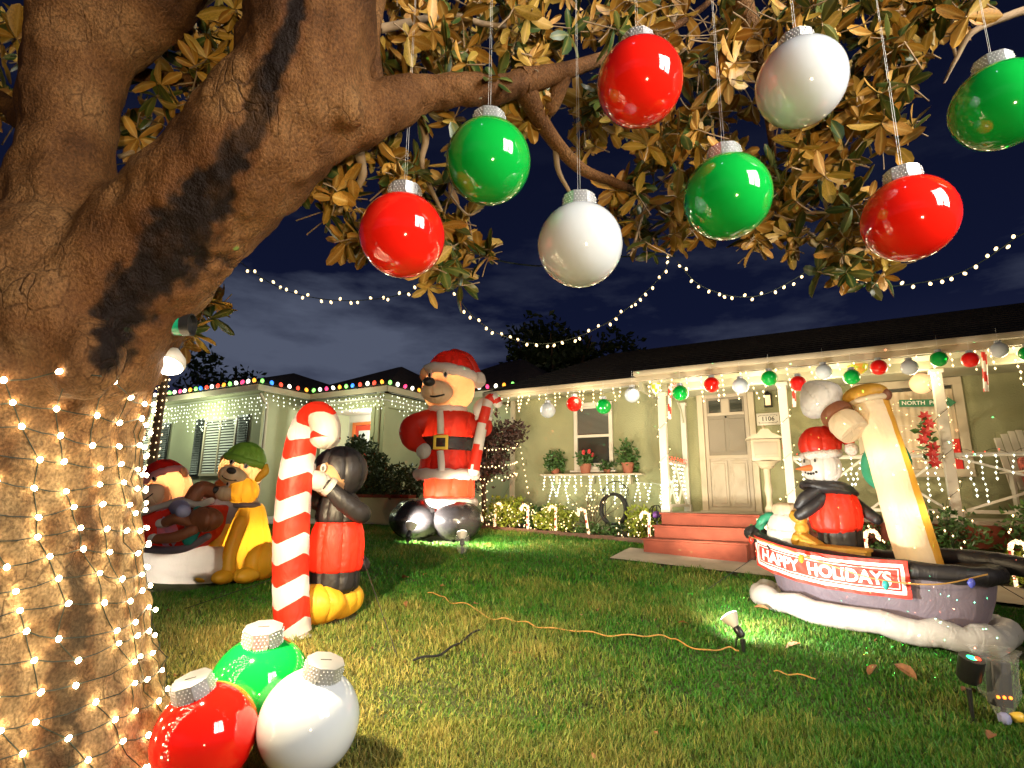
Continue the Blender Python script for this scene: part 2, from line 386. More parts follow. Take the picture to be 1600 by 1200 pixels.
def foliage(mb, c, rad, n, size, shape=None, mats=1, up=.3):
    """leaf-sized faces through an uneven crown"""
    c = Vector(c); sd = Vector((random.random() * 30, random.random() * 30, 0)); k = 0; tries = 0
    while k < n and tries < n * 12:
        tries += 1
        d = Vector((random.gauss(0, 1), random.gauss(0, 1), random.gauss(0, 1))).normalized()
        rr = random.random() ** .4 * (1 + .35 * noise.noise(d * 2.1 + sd))
        p = Vector((d.x * rad[0], d.y * rad[1], d.z * rad[2])) * rr
        if noise.noise(p * (1.6 / max(.25, min(rad))) + sd) < -.12: continue
        p += c; a = Vector((random.gauss(0, 1), random.gauss(0, 1), random.gauss(up, .7))).normalized(); b = a.orthogonal().normalized()
        b = Quaternion(a, random.random() * 6.28) @ b; l = size * random.uniform(.6, 1.3); q = l * .3
        if mats > 1: mb.cur = random.randrange(mats)
        nn = a.cross(b) * l * .12
        mb.add([p, p + a * l * .5 + b * q - nn, p + a * l, p + a * l * .5 - b * q - nn, p + a * l * .5 + nn * .3], [(0, 1, 4), (1, 2, 4), (2, 3, 4), (3, 0, 4)]); k += 1
    mb.cur = 0
# ================================================================== ground
HO = Vector((3.9, 9.6, 0)); HU = Vector((.8660, -.5, 0)); HN = Vector((-.5, -.8660, 0)); HROT = R(-30)
def H(u, v, z): return HO + HU * u + HN * v + Vector((0, 0, z))       # right-hand house: along the wall, out from it, up
def HL(u, v, z): return Vector((u, -v, z))                            # the same in the house's own frame
def HP(px, py, v):                                                    # where a pixel meets the plane v in front of the wall
    d = ray(px, py); o = HO + HN * v; t = (o - CP).dot(HN) / d.dot(HN); p = CP + d * t
    return (p - HO).dot(HU), v, p.z
def to_uv(x, y): q = Vector((x, y, 0)) - HO; return q.dot(HU), q.dot(HN)

def ground_sheet():
    xs = sorted(set([-300, -120, -60, -30, -20] + [round(-14 + .35 * i, 3) for i in range(80)] + [20, 30, 60, 120, 300]))
    ys = sorted(set([-200, -60, -20, -8, -4] + [round(-2 + .3 * i, 3) for i in range(60)] + [18, 24, 40, 90, 300]))
    mb = MB(); n = len(xs)
    mb.v = [(x, y, ground(x, y)) for y in ys for x in xs]
    mb.f = [(j * n + i, j * n + i + 1, (j + 1) * n + i + 1, (j + 1) * n + i) for j in range(len(ys) - 1) for i in range(n - 1)]
    mb.mi = [0] * len(mb.f)
    m = mat('turf', (.045, .055, .014), 1, bump=(40, 1, .03), var=(1.4, .4))
    return mb.build('lawn', m, kind='structure')
ground_sheet()
def strip(name, pts, material, dz, kind='structure', thick=0):
    """a flat sheet over the lawn from a list of (left, right) ground points"""
    mb = MB(); rows = []
    for a, b in pts:
        for t in (0, .25, .5, .75, 1):
            x = a[0] + (b[0] - a[0]) * t; y = a[1] + (b[1] - a[1]) * t; mb.v.append((x, y, ground(x, y) + dz))
    for i in range(len(pts) - 1):
        for k in range(4): mb.f.append((i * 5 + k, i * 5 + k + 1, (i + 1) * 5 + k + 1, (i + 1) * 5 + k))
    mb.mi = [0] * len(mb.f)
    return mb.build(name, material, kind=kind)
def uv(u, v): p = H(u, v, 0); return (p.x, p.y)
# garden bed along the house, the front walk, the neighbour's driveway
BEDV = 1.45
strip('garden_bed', [(uv(-5.0 + .6 * i, 0), uv(-5.0 + .6 * i, BEDV)) for i in range(8)], M['soil'], .012)
strip('garden_bed', [(uv(.75 + .6 * i, 1.2), uv(.75 + .6 * i, 2.0)) for i in range(10)], M['soil'], .012)
strip('front_walk', [(uv(-1.25 + .35 * i, 2.05), uv(-1.25 + .35 * i, 2.95)) for i in range(22)], M['concrete'], .03)
strip('driveway', [((-9, 10.6 + .0), (-9, 13.6)), ((-6, 10.9), (-6, 13.4)), ((-3.2, 11.2), (-3.4, 13.2)), ((-1.0, 11.8), (-1.4, 13.4)), ((1.0, 14), (.3, 15))], M['concrete'], .02)
mb = MB()
for i in range(9):
    a = H(-5.0 + .47 * i, BEDV, 0); b = H(-5.0 + .47 * (i + 1), BEDV, 0); c = (a + b) / 2
    mb.box((c.x, c.y, ground(c.x, c.y) + .03), (.475, .05, .12), RZ(-30), .008)
tag(mb.build('bed_edging', M['edging']), 'low brown edging along the flower bed in front of the sage house', 'edging')

# ================================================================== grass
BLOCK = []                                                            # (x, y, radius): things grass does not grow through
def grass(name, n, box, lo, hi, wid, seed):
    g = np.random.default_rng(seed); x0, x1, y0, y1 = box
    x = g.uniform(x0, x1, n * 2); y = y0 + (y1 - y0) * g.uniform(0, 1, n * 2) ** 1.0
    keep = np.abs(x) < y * 1.08 + .5
    dx, dy = x - HO.x, y - HO.y; u = dx * HU.x + dy * HU.y; v = dx * HN.x + dy * HN.y
    edge = .06 * np.sin(u * 9) + .05 * np.sin(u * 23)
    keep &= ~((u < -.75) & (v < BEDV + .02)) & ~((u > -1.27) & (v < 3.0 + edge) & (v > 2.0)) & ~((u > -.8) & (v < 2.05)) & ~(v < BEDV)
    keep &= ~((x < -.5) & (y > 11.1 + .09 * (x + 3.2)))
    for bx, by, br in BLOCK: keep &= (x - bx) ** 2 + (y - by) ** 2 > br * br
    x, y = x[keep][:n], y[keep][:n]; n = len(x)
    z = np.array([ground(a, b) for a, b in zip(x.tolist(), y.tolist())])
    pat = np.sin(x * 1.7 + 1.3 * np.sin(y * 1.1)) * np.sin(y * 2.3 + x) + .6 * np.sin(x * 5.1 + y * 3) * np.sin(y * 6.3 - x * 2) + .4 * np.sin(x * 13 - y * 4) * np.sin(y * 11 + x * 5)
    ln = g.uniform(lo, hi, n) * (1 + .34 * pat); an = g.uniform(0, 2 * pi, n); le = g.uniform(.25, .97, n) * ln
    w_ = g.uniform(.6, 1.3, n) * wid
    fa = an + g.uniform(-1.2, 1.2, n) + pi / 2
    dxn, dyn = np.cos(an), np.sin(an); wx, wy = np.cos(fa) * w_, np.sin(fa) * w_
    V = np.empty((n, 5, 3)); hz = np.sqrt(np.maximum(ln ** 2 - le ** 2, (.3 * ln) ** 2))
    V[:, 0] = np.c_[x - wx, y - wy, z]; V[:, 1] = np.c_[x + wx, y + wy, z]
    V[:, 2] = np.c_[x - wx * .8 + dxn * le * .35, y - wy * .8 + dyn * le * .35, z + hz * .6]
    V[:, 3] = np.c_[x + wx * .8 + dxn * le * .35, y + wy * .8 + dyn * le * .35, z + hz * .6]
    V[:, 4] = np.c_[x + dxn * le, y + dyn * le, z + hz]
    idx = np.arange(n)[:, None] * 5
    quads = np.concatenate([idx + np.array([[0, 1, 3, 2]])], 1); tris = np.concatenate([idx + np.array([[2, 3, 4]])], 1)
    me = bpy.data.meshes.new(name); me.vertices.add(n * 5); me.vertices.foreach_set('co', V.ravel())
    me.loops.add(n * 7); lv = np.concatenate([quads, tris], 1).ravel(); me.loops.foreach_set('vertex_index', lv)
    me.polygons.add(n * 2); st = np.empty((n, 2), int); st[:, 0] = np.arange(n) * 7; st[:, 1] = st[:, 0] + 4
    me.polygons.foreach_set('loop_start', st.ravel())
    dry = np.clip(.06 + .20 * pat + g.normal(0, .17, n) + .58 * np.clip((1.2 - x) * .5, 0, 1) * np.clip((5.8 - y) * .5, 0, 1), 0, 1)[:, None]  # dry patches, plus warm lamplight coloured into the near left
    col = np.array([[.030, .140, .010]]) * (1 - dry) + np.array([[.36, .26, .075]]) * dry
    col *= g.uniform(.8, 1.6, n)[:, None]
    c4 = np.ones((n, 5, 4)); c4[:, :, :3] = col[:, None, :]
    at = me.color_attributes.new('blade_colour', 'FLOAT_COLOR', 'POINT'); at.data.foreach_set('color', c4.ravel())
    me.materials.append(M['grass']); me.update(); me.validate()
    return link(name, me, kind='stuff', label='mown green lawn grass, tan where dry and where lamplight is coloured in', category='grass')
M['grass'] = mat('grass_blade', (.06, .1, .02), .55, attr='blade_colour', translucent=.25, spec=.3)

# ================================================================== the magnolia
def edges(pxl, pxr, py, D):
    """centre and radius of a limb from its left and right outline at a row"""
    al, ar = math.atan((pxl - 800) / FPX), math.atan((pxr - 800) / FPX); a = (al + ar) / 2; h = (ar - al) / 2
    p = PD(800 + FPX * math.tan(a), py, D); return (p.x, p.y, p.z, D / math.cos(a) * math.sin(h))
def pt(px, py, D, r): p = PD(px, py, D); return (p.x, p.y, p.z, r)
tree = thing('magnolia_tree', 'huge brown magnolia tree forking over the lawn, its trunk wrapped in warm lights', 'tree', (0, 0, 0))
TR = [edges(-420, 295, 1330, 2.35), edges(-390, 262, 1200, 2.4), edges(-360, 238, 1000, 2.45), edges(-340, 222, 800, 2.48), edges(-320, 226, 650, 2.5), edges(-250, 262, 520, 2.5), edges(-120, 262, 430, 2.5), edges(-20, 215, 350, 2.52)]
LIMB1 = [edges(-60, 225, 420, 2.52), edges(5, 195, 300, 2.55), edges(22, 186, 200, 2.6), edges(26, 200, 100, 2.65), edges(40, 235, 20, 2.7), edges(60, 240, -80, 2.8)]
LIMB1B = [pt(140, 90, 2.65, .17), pt(205, 35, 2.68, .16), pt(275, -30, 2.7, .14), pt(350, -120, 2.75, .12)]
LIMB1C = [pt(60, 200, 2.8, .07), pt(10, 165, 2.85, .06), pt(-60, 130, 2.9, .05)]
LIMB2 = [pt(120, 520, 2.5, .42), pt(215, 420, 2.48, .305), pt(300, 330, 2.46, .285), pt(390, 240, 2.45, .285), pt(458, 150, 2.46, .285), pt(482, 60, 2.48, .28), pt(492, -40, 2.5, .285), pt(520, -160, 2.55, .2)]
LIMB2B = [pt(420, 235, 2.48, .20), pt(500, 205, 2.52, .155), pt(575, 178, 2.6, .12), pt(640, 152, 2.7, .098), pt(700, 140, 2.8, .085), pt(760, 140, 2.9, .08), pt(830, 125, 3.0, .072)]
mb = MB()
for c in (TR, LIMB1, LIMB1B, LIMB1C, LIMB2, LIMB2B): mb.tube(smooth(c, 6), 20)
for px, py, D, r in ((545, 175, 2.40, .075), (430, 110, 2.30, .13), (130, 560, 2.2, .16), (185, 320, 2.5, .12), (395, 60, 2.34, .10), (250, 385, 2.40, .11), (520, 60, 2.4, .1), (60, 480, 2.2, .2)):
    mb.ball(PD(px, py, D), (r, r * .8, r * 1.1), 14, 9)
# root flare
for a in (-.5, .4, 1.3, 2.4, 3.6, 4.8):
    b = Vector(TR[1][:3]); d = Vector((math.cos(a), math.sin(a), 0))
    mb.tube(smooth([(*(b + d * .33 + Vector((0, 0, .45))), .2), (*(b + d * .52 + Vector((0, 0, .02))), .19), (*(b + d * .85 + Vector((0, 0, -.2))), .13)], 4), 10)
raw = mb.build('trunk', M['stem'], smooth=False)
md = raw.modifiers.new('r', 'REMESH'); md.mode = 'VOXEL'; md.voxel_size = .017
md = raw.modifiers.new('s', 'SMOOTH'); md.factor = .6; md.iterations = 14
bpy.context.view_layer.update()
dg = bpy.context.evaluated_depsgraph_get(); tm = bpy.data.meshes.new_from_object(raw.evaluated_get(dg)); COL.objects.unlink(raw); bpy.data.objects.remove(raw)
nv = len(tm.vertices); cos = np.empty(nv * 3); tm.vertices.foreach_get('co', cos); cos = cos.reshape(-1, 3)
nor = np.empty(nv * 3); tm.vertices.foreach_get('normal', nor); nor = nor.reshape(-1, 3)
disp = np.empty(nv); stain = np.zeros(nv)
def poly_d(p, pts):
    best = 9; 
    for i in range(len(pts) - 1):
        a, b = pts[i], pts[i + 1]; ab = b[:3] - a[:3]; t = min(max((p - a[:3]) @ ab / (ab @ ab), 0), 1)
        d = np.linalg.norm(p - (a[:3] + ab * t)) / (a[3] + (b[3] - a[3]) * t)
        if d < best: best = d
    return best
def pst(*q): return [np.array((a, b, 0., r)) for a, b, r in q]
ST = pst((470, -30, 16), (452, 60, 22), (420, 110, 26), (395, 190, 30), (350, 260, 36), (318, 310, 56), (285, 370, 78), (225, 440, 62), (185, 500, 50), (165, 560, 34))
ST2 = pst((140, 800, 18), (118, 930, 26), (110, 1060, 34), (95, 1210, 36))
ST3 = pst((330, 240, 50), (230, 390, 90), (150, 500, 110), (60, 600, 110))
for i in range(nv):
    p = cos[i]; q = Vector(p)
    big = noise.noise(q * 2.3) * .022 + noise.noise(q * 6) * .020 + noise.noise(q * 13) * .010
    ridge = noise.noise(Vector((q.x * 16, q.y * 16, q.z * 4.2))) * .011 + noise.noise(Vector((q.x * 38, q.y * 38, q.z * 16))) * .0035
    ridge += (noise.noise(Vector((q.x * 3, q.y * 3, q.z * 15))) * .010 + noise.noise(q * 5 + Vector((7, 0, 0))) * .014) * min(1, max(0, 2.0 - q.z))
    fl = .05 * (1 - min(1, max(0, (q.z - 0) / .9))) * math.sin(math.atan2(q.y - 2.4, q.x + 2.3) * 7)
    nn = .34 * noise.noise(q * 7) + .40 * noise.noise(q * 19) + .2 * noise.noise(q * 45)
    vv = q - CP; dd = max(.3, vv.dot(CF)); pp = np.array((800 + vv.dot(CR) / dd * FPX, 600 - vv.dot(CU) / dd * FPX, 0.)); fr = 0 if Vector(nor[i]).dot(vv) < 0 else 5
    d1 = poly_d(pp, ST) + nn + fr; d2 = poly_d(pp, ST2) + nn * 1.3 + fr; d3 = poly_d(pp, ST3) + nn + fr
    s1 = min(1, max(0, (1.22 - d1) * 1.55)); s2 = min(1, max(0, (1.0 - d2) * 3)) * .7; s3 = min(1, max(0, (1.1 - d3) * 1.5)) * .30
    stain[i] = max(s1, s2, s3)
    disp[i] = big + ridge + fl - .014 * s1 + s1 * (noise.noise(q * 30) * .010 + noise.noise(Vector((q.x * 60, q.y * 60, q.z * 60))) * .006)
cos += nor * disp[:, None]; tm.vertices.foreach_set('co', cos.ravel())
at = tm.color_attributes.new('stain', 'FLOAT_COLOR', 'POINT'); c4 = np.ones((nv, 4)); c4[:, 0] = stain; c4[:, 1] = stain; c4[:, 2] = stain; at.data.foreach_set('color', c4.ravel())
tm.polygons.foreach_set('use_smooth', [True] * len(tm.polygons)); tm.update()
def bark():
    m = bpy.data.materials.new('magnolia_bark'); m.use_nodes = True; t = m.node_tree; n = t.nodes; k = t.links; b = n['Principled BSDF']
    tc = n.new('ShaderNodeTexCoord')
    def nz(s, d, sc_=(1, 1, 1)):
        mp = n.new('ShaderNodeMapping'); mp.inputs['Scale'].default_value = sc_; k.new(tc.outputs['Object'], mp.inputs[0])
        z = n.new('ShaderNodeTexNoise'); z.inputs['Scale'].default_value = s; z.inputs['Detail'].default_value = d; k.new(mp.outputs[0], z.inputs['Vector']); return z
    z1 = nz(2.6, 7); z2 = nz(95, 9, (1, 1, .8)); z3 = nz(9, 5, (1, 1, .5)); b.inputs['Specular IOR Level'].default_value = .18
    cr = n.new('ShaderNodeValToRGB'); k.new(z1.outputs[0], cr.inputs[0]); e = cr.color_ramp.elements
    e[0].position = .32; e[0].color = (.066, .027, .009, 1); e[1].position = .70; e[1].color = (.235, .125, .050, 1)
    q = e.new(.5); q.color = (.135, .060, .020, 1)
    mr = n.new('ShaderNodeMapRange'); mr.inputs['From Min'].default_value = .32; mr.inputs['From Max'].default_value = .68; mr.inputs['To Min'].default_value = .55; mr.inputs['To Max'].default_value = 1.3
    k.new(z2.outputs[0], mr.inputs['Value'])
    h = n.new('ShaderNodeMix'); h.data_type = 'RGBA'; h.blend_type = 'MULTIPLY'; h.inputs['Factor'].default_value = 1; k.new(cr.outputs[0], h.inputs['A']); k.new(mr.outputs[0], h.inputs['B'])
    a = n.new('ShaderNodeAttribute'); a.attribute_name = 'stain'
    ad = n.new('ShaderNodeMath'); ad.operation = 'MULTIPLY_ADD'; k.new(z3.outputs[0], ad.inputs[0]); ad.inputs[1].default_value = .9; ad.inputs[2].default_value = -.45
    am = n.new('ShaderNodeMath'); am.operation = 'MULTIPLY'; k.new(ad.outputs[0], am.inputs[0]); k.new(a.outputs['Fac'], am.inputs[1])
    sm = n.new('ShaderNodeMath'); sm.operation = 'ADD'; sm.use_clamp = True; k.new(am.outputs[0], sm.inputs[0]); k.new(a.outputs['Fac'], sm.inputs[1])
    xyz = n.new('ShaderNodeSeparateXYZ'); k.new(tc.outputs['Object'], xyz.inputs[0])
    zz = n.new('ShaderNodeMath'); zz.operation = 'MULTIPLY_ADD'; k.new(z1.outputs[0], zz.inputs[0]); zz.inputs[1].default_value = 1.1; k.new(xyz.outputs['Z'], zz.inputs[2])
    zr = n.new('ShaderNodeMapRange'); zr.inputs['From Min'].default_value = 2.45; zr.inputs['From Max'].default_value = 1.75; zr.inputs['To Max'].default_value = .8; k.new(zz.outputs[0], zr.inputs['Value'])
    pale = n.new('ShaderNodeMix'); pale.data_type = 'RGBA'; k.new(zr.outputs[0], pale.inputs['Factor']); k.new(h.outputs['Result'], pale.inputs['A'])
    pc_ = n.new('ShaderNodeMix'); pc_.data_type = 'RGBA'; pc_.blend_type = 'MULTIPLY'; pc_.inputs['Factor'].default_value = 1; k.new(mr.outputs[0], pc_.inputs['B'])
    pr = n.new('ShaderNodeValToRGB'); k.new(z3.outputs[0], pr.inputs[0]); pr.color_ramp.elements[0].position = .35; pr.color_ramp.elements[0].color = (.13, .065, .025, 1); pr.color_ramp.elements[1].position = .62; pr.color_ramp.elements[1].color = (.40, .27, .13, 1); k.new(pr.outputs[0], pc_.inputs['A']); k.new(pc_.outputs['Result'], pale.inputs['B'])
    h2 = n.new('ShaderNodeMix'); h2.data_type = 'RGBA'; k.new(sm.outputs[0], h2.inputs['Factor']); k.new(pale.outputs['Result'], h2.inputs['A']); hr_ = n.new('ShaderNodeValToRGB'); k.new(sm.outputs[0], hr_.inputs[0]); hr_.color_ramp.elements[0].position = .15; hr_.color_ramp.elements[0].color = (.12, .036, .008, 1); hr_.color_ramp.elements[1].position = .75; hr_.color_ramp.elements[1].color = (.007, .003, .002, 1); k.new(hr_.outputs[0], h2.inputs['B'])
    k.new(h2.outputs['Result'], b.inputs['Base Color'])
    rg = n.new('ShaderNodeMapRange'); rg.inputs['To Min'].default_value = .72; rg.inputs['To Max'].default_value = .68; k.new(sm.outputs[0], rg.inputs['Value']); k.new(rg.outputs[0], b.inputs['Roughness'])
    vo = n.new('ShaderNodeTexVoronoi'); vo.feature = 'DISTANCE_TO_EDGE'; vo.inputs['Scale'].default_value = 13; k.new(z3.outputs['Color'], vo.inputs['Vector'])
    mp = n.new('ShaderNodeMapping'); mp.inputs['Scale'].default_value = (1, 1, .6); k.new(tc.outputs['Object'], mp.inputs[0])
    wv = n.new('ShaderNodeVectorMath'); wv.operation = 'ADD'; k.new(mp.outputs[0], wv.inputs[0])
    ws = n.new('ShaderNodeVectorMath'); ws.operation = 'SCALE'; ws.inputs['Scale'].default_value = .10; k.new(z3.outputs['Color'], ws.inputs[0]); k.new(ws.outputs[0], wv.inputs[1]); k.new(wv.outputs[0], vo.inputs['Vector'])
    vr = n.new('ShaderNodeMapRange'); vr.inputs['From Max'].default_value = .06; k.new(vo.outputs['Distance'], vr.inputs['Value'])
    ck = n.new('ShaderNodeMapRange'); ck.inputs['From Min'].default_value = .50; ck.inputs['From Max'].default_value = .70; k.new(z1.outputs[0], ck.inputs['Value'])
    iv = n.new('ShaderNodeMath'); iv.operation = 'SUBTRACT'; iv.inputs[0].default_value = 1; k.new(vr.outputs[0], iv.inputs[1])
    cm = n.new('ShaderNodeMath'); cm.operation = 'MULTIPLY'; k.new(iv.outputs[0], cm.inputs[0]); k.new(ck.outputs[0], cm.inputs[1])
    h3 = n.new('ShaderNodeMix'); h3.data_type = 'RGBA'; k.new(cm.outputs[0], h3.inputs['Factor']); k.new(h2.outputs['Result'], h3.inputs['A']); h3.inputs['B'].default_value = (.022, .009, .004, 1); k.new(h3.outputs['Result'], b.inputs['Base Color'])
    mm = n.new('ShaderNodeMath'); mm.operation = 'MULTIPLY'; mm.inputs[1].default_value = -.6; k.new(cm.outputs[0], mm.inputs[0])
    sa = n.new('ShaderNodeMath'); sa.operation = 'ADD'; k.new(z2.outputs[0], sa.inputs[0]); k.new(mm.outputs[0], sa.inputs[1])
    bp = n.new('ShaderNodeBump'); bp.inputs['Strength'].default_value = .8; bp.inputs['Distance'].default_value = .014; k.new(sa.outputs[0], bp.inputs['Height']); k.new(bp.outputs[0], b.inputs['Normal'])
    return m
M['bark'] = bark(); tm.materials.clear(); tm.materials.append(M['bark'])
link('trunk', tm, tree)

# limbs, twigs
BR = [
 [pt(815, 128, 2.98, .078), pt(880, 112, 3.1, .05), pt(950, 88, 3.25, .036), pt(1020, 60, 3.4, .026), pt(1100, 10, 3.5, .02), pt(1160, -60, 3.6, .016)],
 [pt(815, 130, 3.0, .075), pt(840, 180, 3.1, .05), pt(870, 225, 3.2, .042), pt(910, 265, 3.3, .036), pt(960, 285, 3.4, .028), pt(1010, 310, 3.5, .022), pt(1060, 352, 3.6, .014)],
 [pt(880, 120, 3.12, .05), pt(862, 165, 3.15, .045), pt(852, 178, 3.2, .03)],
 [pt(868, 222, 3.2, .022), pt(872, 265, 3.25, .016), pt(890, 300, 3.3, .011)],
 [pt(1140, -60, 3.5, .07), pt(1165, 20, 3.5, .062), pt(1185, 95, 3.5, .05), pt(1200, 180, 3.55, .026), pt(1208, 250, 3.6, .02), pt(1200, 290, 3.6, .012)],
 [pt(1100, -30, 3.6, .03), pt(1050, 30, 3.6, .026), pt(1085, 110, 3.65, .02), pt(1100, 140, 3.7, .012)],
 [pt(1205, 262, 3.6, .014), pt(1250, 235, 3.6, .013), pt(1320, 205, 3.55, .010), pt(1390, 180, 3.5, .007)],
 [pt(1620, 10, 2.9, .022), pt(1575, 25, 2.9, .02), pt(1520, 50, 2.92, .016), pt(1495, 90, 2.95, .012), pt(1475, 130, 3.0, .006)],
 [pt(1495, 92, 2.95, .009), pt(1485, 50, 2.95, .007), pt(1495, 10, 2.9, .006)],
 [pt(560, 230, 2.8, .028), pt(565, 280, 2.9, .02), pt(530, 330, 3.0, .012)],
 [pt(650, 165, 2.85, .025), pt(665, 215, 2.95, .02), pt(660, 260, 3.0, .014), pt(690, 330, 3.1, .01)],
 [pt(590, 160, 2.7, .05), pt(580, 60, 2.8, .045), pt(600, -40, 2.9, .04)],
 [pt(595, 45, 3.0, .025), pt(700, 25, 3.1, .02), pt(760, 38, 3.2, .016), pt(850, 45, 3.3, .012)],
 [pt(200, 112, 2.95, .04), pt(250, 122, 3.0, .038), pt(310, 128, 3.1, .032), pt(360, 150, 3.2, .02)],
 [pt(185, 245, 2.9, .012), pt(240, 230, 3.0, .011), pt(290, 250, 3.05, .008)],
 [pt(340, -10, 2.9, .015), pt(300, 30, 2.9, .012), pt(305, 90, 2.95, .009), pt(310, 135, 3.0, .006)],
 [pt(1010, 310, 3.5, .012), pt(1000, 350, 3.5, .01), pt(985, 400, 3.5, .007)],
 [pt(1240, 345, 3.5, .010), pt(1280, 375, 3.45, .010), pt(1330, 400, 3.4, .008), pt(1350, 430, 3.4, .005)],
 [pt(1160, 300, 3.6, .010), pt(1200, 330, 3.55, .010), pt(1250, 350, 3.5, .009)],
 [pt(700, 300, 3.1, .008), pt(730, 335, 3.1, .007), pt(755, 325, 3.1, .004)],
]
for i, b in enumerate(BR): MB().tube(smooth(b, 5), 10).build('branch', M['bark'] if i in (0, 1, 2, 4, 11, 13) else M['twig'], tree)
mb = MB()
for i in range(46):                                                   # pale hanging twigs at the crown's edge
    x, y = random.uniform(980, 1260), random.uniform(-20, 130); D = random.uniform(3.1, 3.7); q = [(x, y)]
    a = random.uniform(-.6, 3.6)
    for k in range(4): a += random.gauss(0, .5); x += 26 * math.cos(a); y += 20 * math.sin(a); q.append((x, y))
    mb.tube(smooth([pt(px, py, D + .03 * j, .0045 - .0007 * j) for j, (px, py) in enumerate(q)], 3), 4)
# clusters of leaves: (px, py, spread px, depth, depth spread, how many)
CL = [(640, 60, 100, 3.3, .35, 46), (760, 50, 90, 3.4, .4, 44), (880, 40, 90, 3.5, .4, 44), (980, 60, 80, 3.6, .35, 32), (1090, 60, 90, 3.7, .35, 38), (1230, 60, 100, 3.7, .4, 40), (1330, 110, 90, 3.5, .3, 34), (1400, 40, 70, 3.4, .3, 20),
      (1190, 170, 110, 3.7, .35, 44), (1300, 190, 80, 3.5, .3, 28), (1390, 190, 55, 3.3, .2, 13), (1000, 160, 90, 3.7, .3, 30), (1060, 250, 90, 3.7, .3, 36), (1180, 270, 80, 3.7, .3, 28), (1010, 330, 60, 3.7, .25, 22), (1050, 360, 50, 3.7, .2, 14), (1290, 265, 45, 3.5, .2, 10), (1210, 355, 50, 3.6, .2, 14),
      (1290, 390, 55, 3.45, .2, 15), (1350, 400, 50, 3.4, .2, 14), (1340, 330, 45, 3.4, .2, 9), (1440, 20, 60, 3.2, .2, 10), (1520, 5, 60, 3.0, .2, 9), (1280, 20, 60, 3.4, .2, 18),
      (540, 260, 60, 3.2, .3, 24), (610, 220, 70, 3.2, .3, 28), (690, 240, 60, 3.3, .3, 24), (500, 300, 45, 3.2, .2, 13), (590, 310, 60, 3.3, .3, 24), (560, 360, 45, 3.3, .2, 15), (700, 360, 50, 3.4, .2, 16), (690, 420, 40, 3.4, .2, 9), (640, 340, 60, 3.4, .2, 16), (740, 400, 25, 3.4, .1, 5),
      (290, 90, 80, 3.3, .3, 30), (330, 170, 50, 3.3, .3, 20), (260, 210, 55, 3.3, .3, 18), (350, 50, 50, 3.2, .3, 18), (245, 250, 40, 3.3, .2, 10), (20, 70, 45, 3.2, .3, 12), (5, 180, 35, 3.2, .3, 9), (500, 80, 60, 3.3, .3, 14), (560, 100, 60, 3.4, .3, 18),
      (860, 170, 60, 3.6, .3, 16), (940, 190, 60, 3.7, .3, 16), (790, 130, 60, 3.6, .3, 16), (315, 470, 32, 4.0, .2, 13), (285, 520, 24, 3.6, .2, 9)]
LT, FT = leaf_faces(1, 1)
leaf_data = []; tw = mb
for cx, cy, sp, D, ds, n in CL:
    for i in range(int(n * 1.6)):
        a = random.random() * 6.28; q = 1.05 * sp * math.sqrt(random.random()); px, py = cx + q * math.cos(a), cy + q * math.sin(a) * .85
        if noise.noise(Vector((px / 62, py / 62, 3.3))) < -.10: continue
        c = PD(px, py, max(2.85, D + random.gauss(0, ds))); ax = Vector((random.gauss(0, .8), random.gauss(.22, .6), random.gauss(.35, .5))).normalized()
        o = ax.orthogonal().normalized(); k = random.randint(4, 8); ph = random.random() * 6
        tl = random.uniform(.08, .22); tw.tube([(*(c - ax * tl), .004), (*(c - ax * tl * .4 + o * .01), .0035), (*c, .003)], 4)
        for j in range(k):
            d = (Quaternion(ax, ph + 6.283 * j / k + random.gauss(0, .2)) @ o) * 1.0 + ax * random.uniform(.0, .9)
            leaf_data.append((c - ax * random.uniform(0, .035), d.normalized(), ax, random.uniform(.075, .17), random.uniform(.38, .50)))
tw.build('twigs', M['twig'], tree, kind='stuff')
random.shuffle(leaf_data)
def leaf_matrix(c, d, ax, ln, wr):
    nn = (ax - d * ax.dot(d)); nn = nn.normalized() if nn.length > 1e-4 else d.orthogonal().normalized()
    s = nn.cross(d); q = Quaternion(d, random.gauss(0, .5)); nn = q @ nn; s = q @ s
    m = Matrix((( d.x, s.x, nn.x, c.x), (d.y, s.y, nn.y, c.y), (d.z, s.z, nn.z, c.z), (0, 0, 0, 1)))
    return m @ Matrix.Diagonal((ln, ln * wr, ln, 1))
def leaf_attr(me, tints):
    """red: 1 along the midrib; green: the leaf's own tint"""
    a = me.color_attributes.new('leaf', 'FLOAT_COLOR', 'POINT'); nv_ = len(me.vertices); c = np.zeros((nv_, 4)); c[:, 3] = 1
    c[:, 0] = np.tile([0, 1, 0], nv_ // 3); c[:, 1] = np.repeat(tints, 30)[:nv_]; a.data.foreach_set('color', c.ravel())
shapes = []
for i in range(5):
    t, f = leaf_faces(1, 1, .1 + .12 * i, .25 - .13 * i)
    b = MB(); b.add(t, f); b.cur = 1; b.add([(x, y, z - .012) for x, y, z in t], [q[::-1] for q in f]); me = b.mesh('leaf', [M['leaf_top'], M['leaf_under']]); shapes.append((b, me)); leaf_attr(me, [i / 5 + .07])
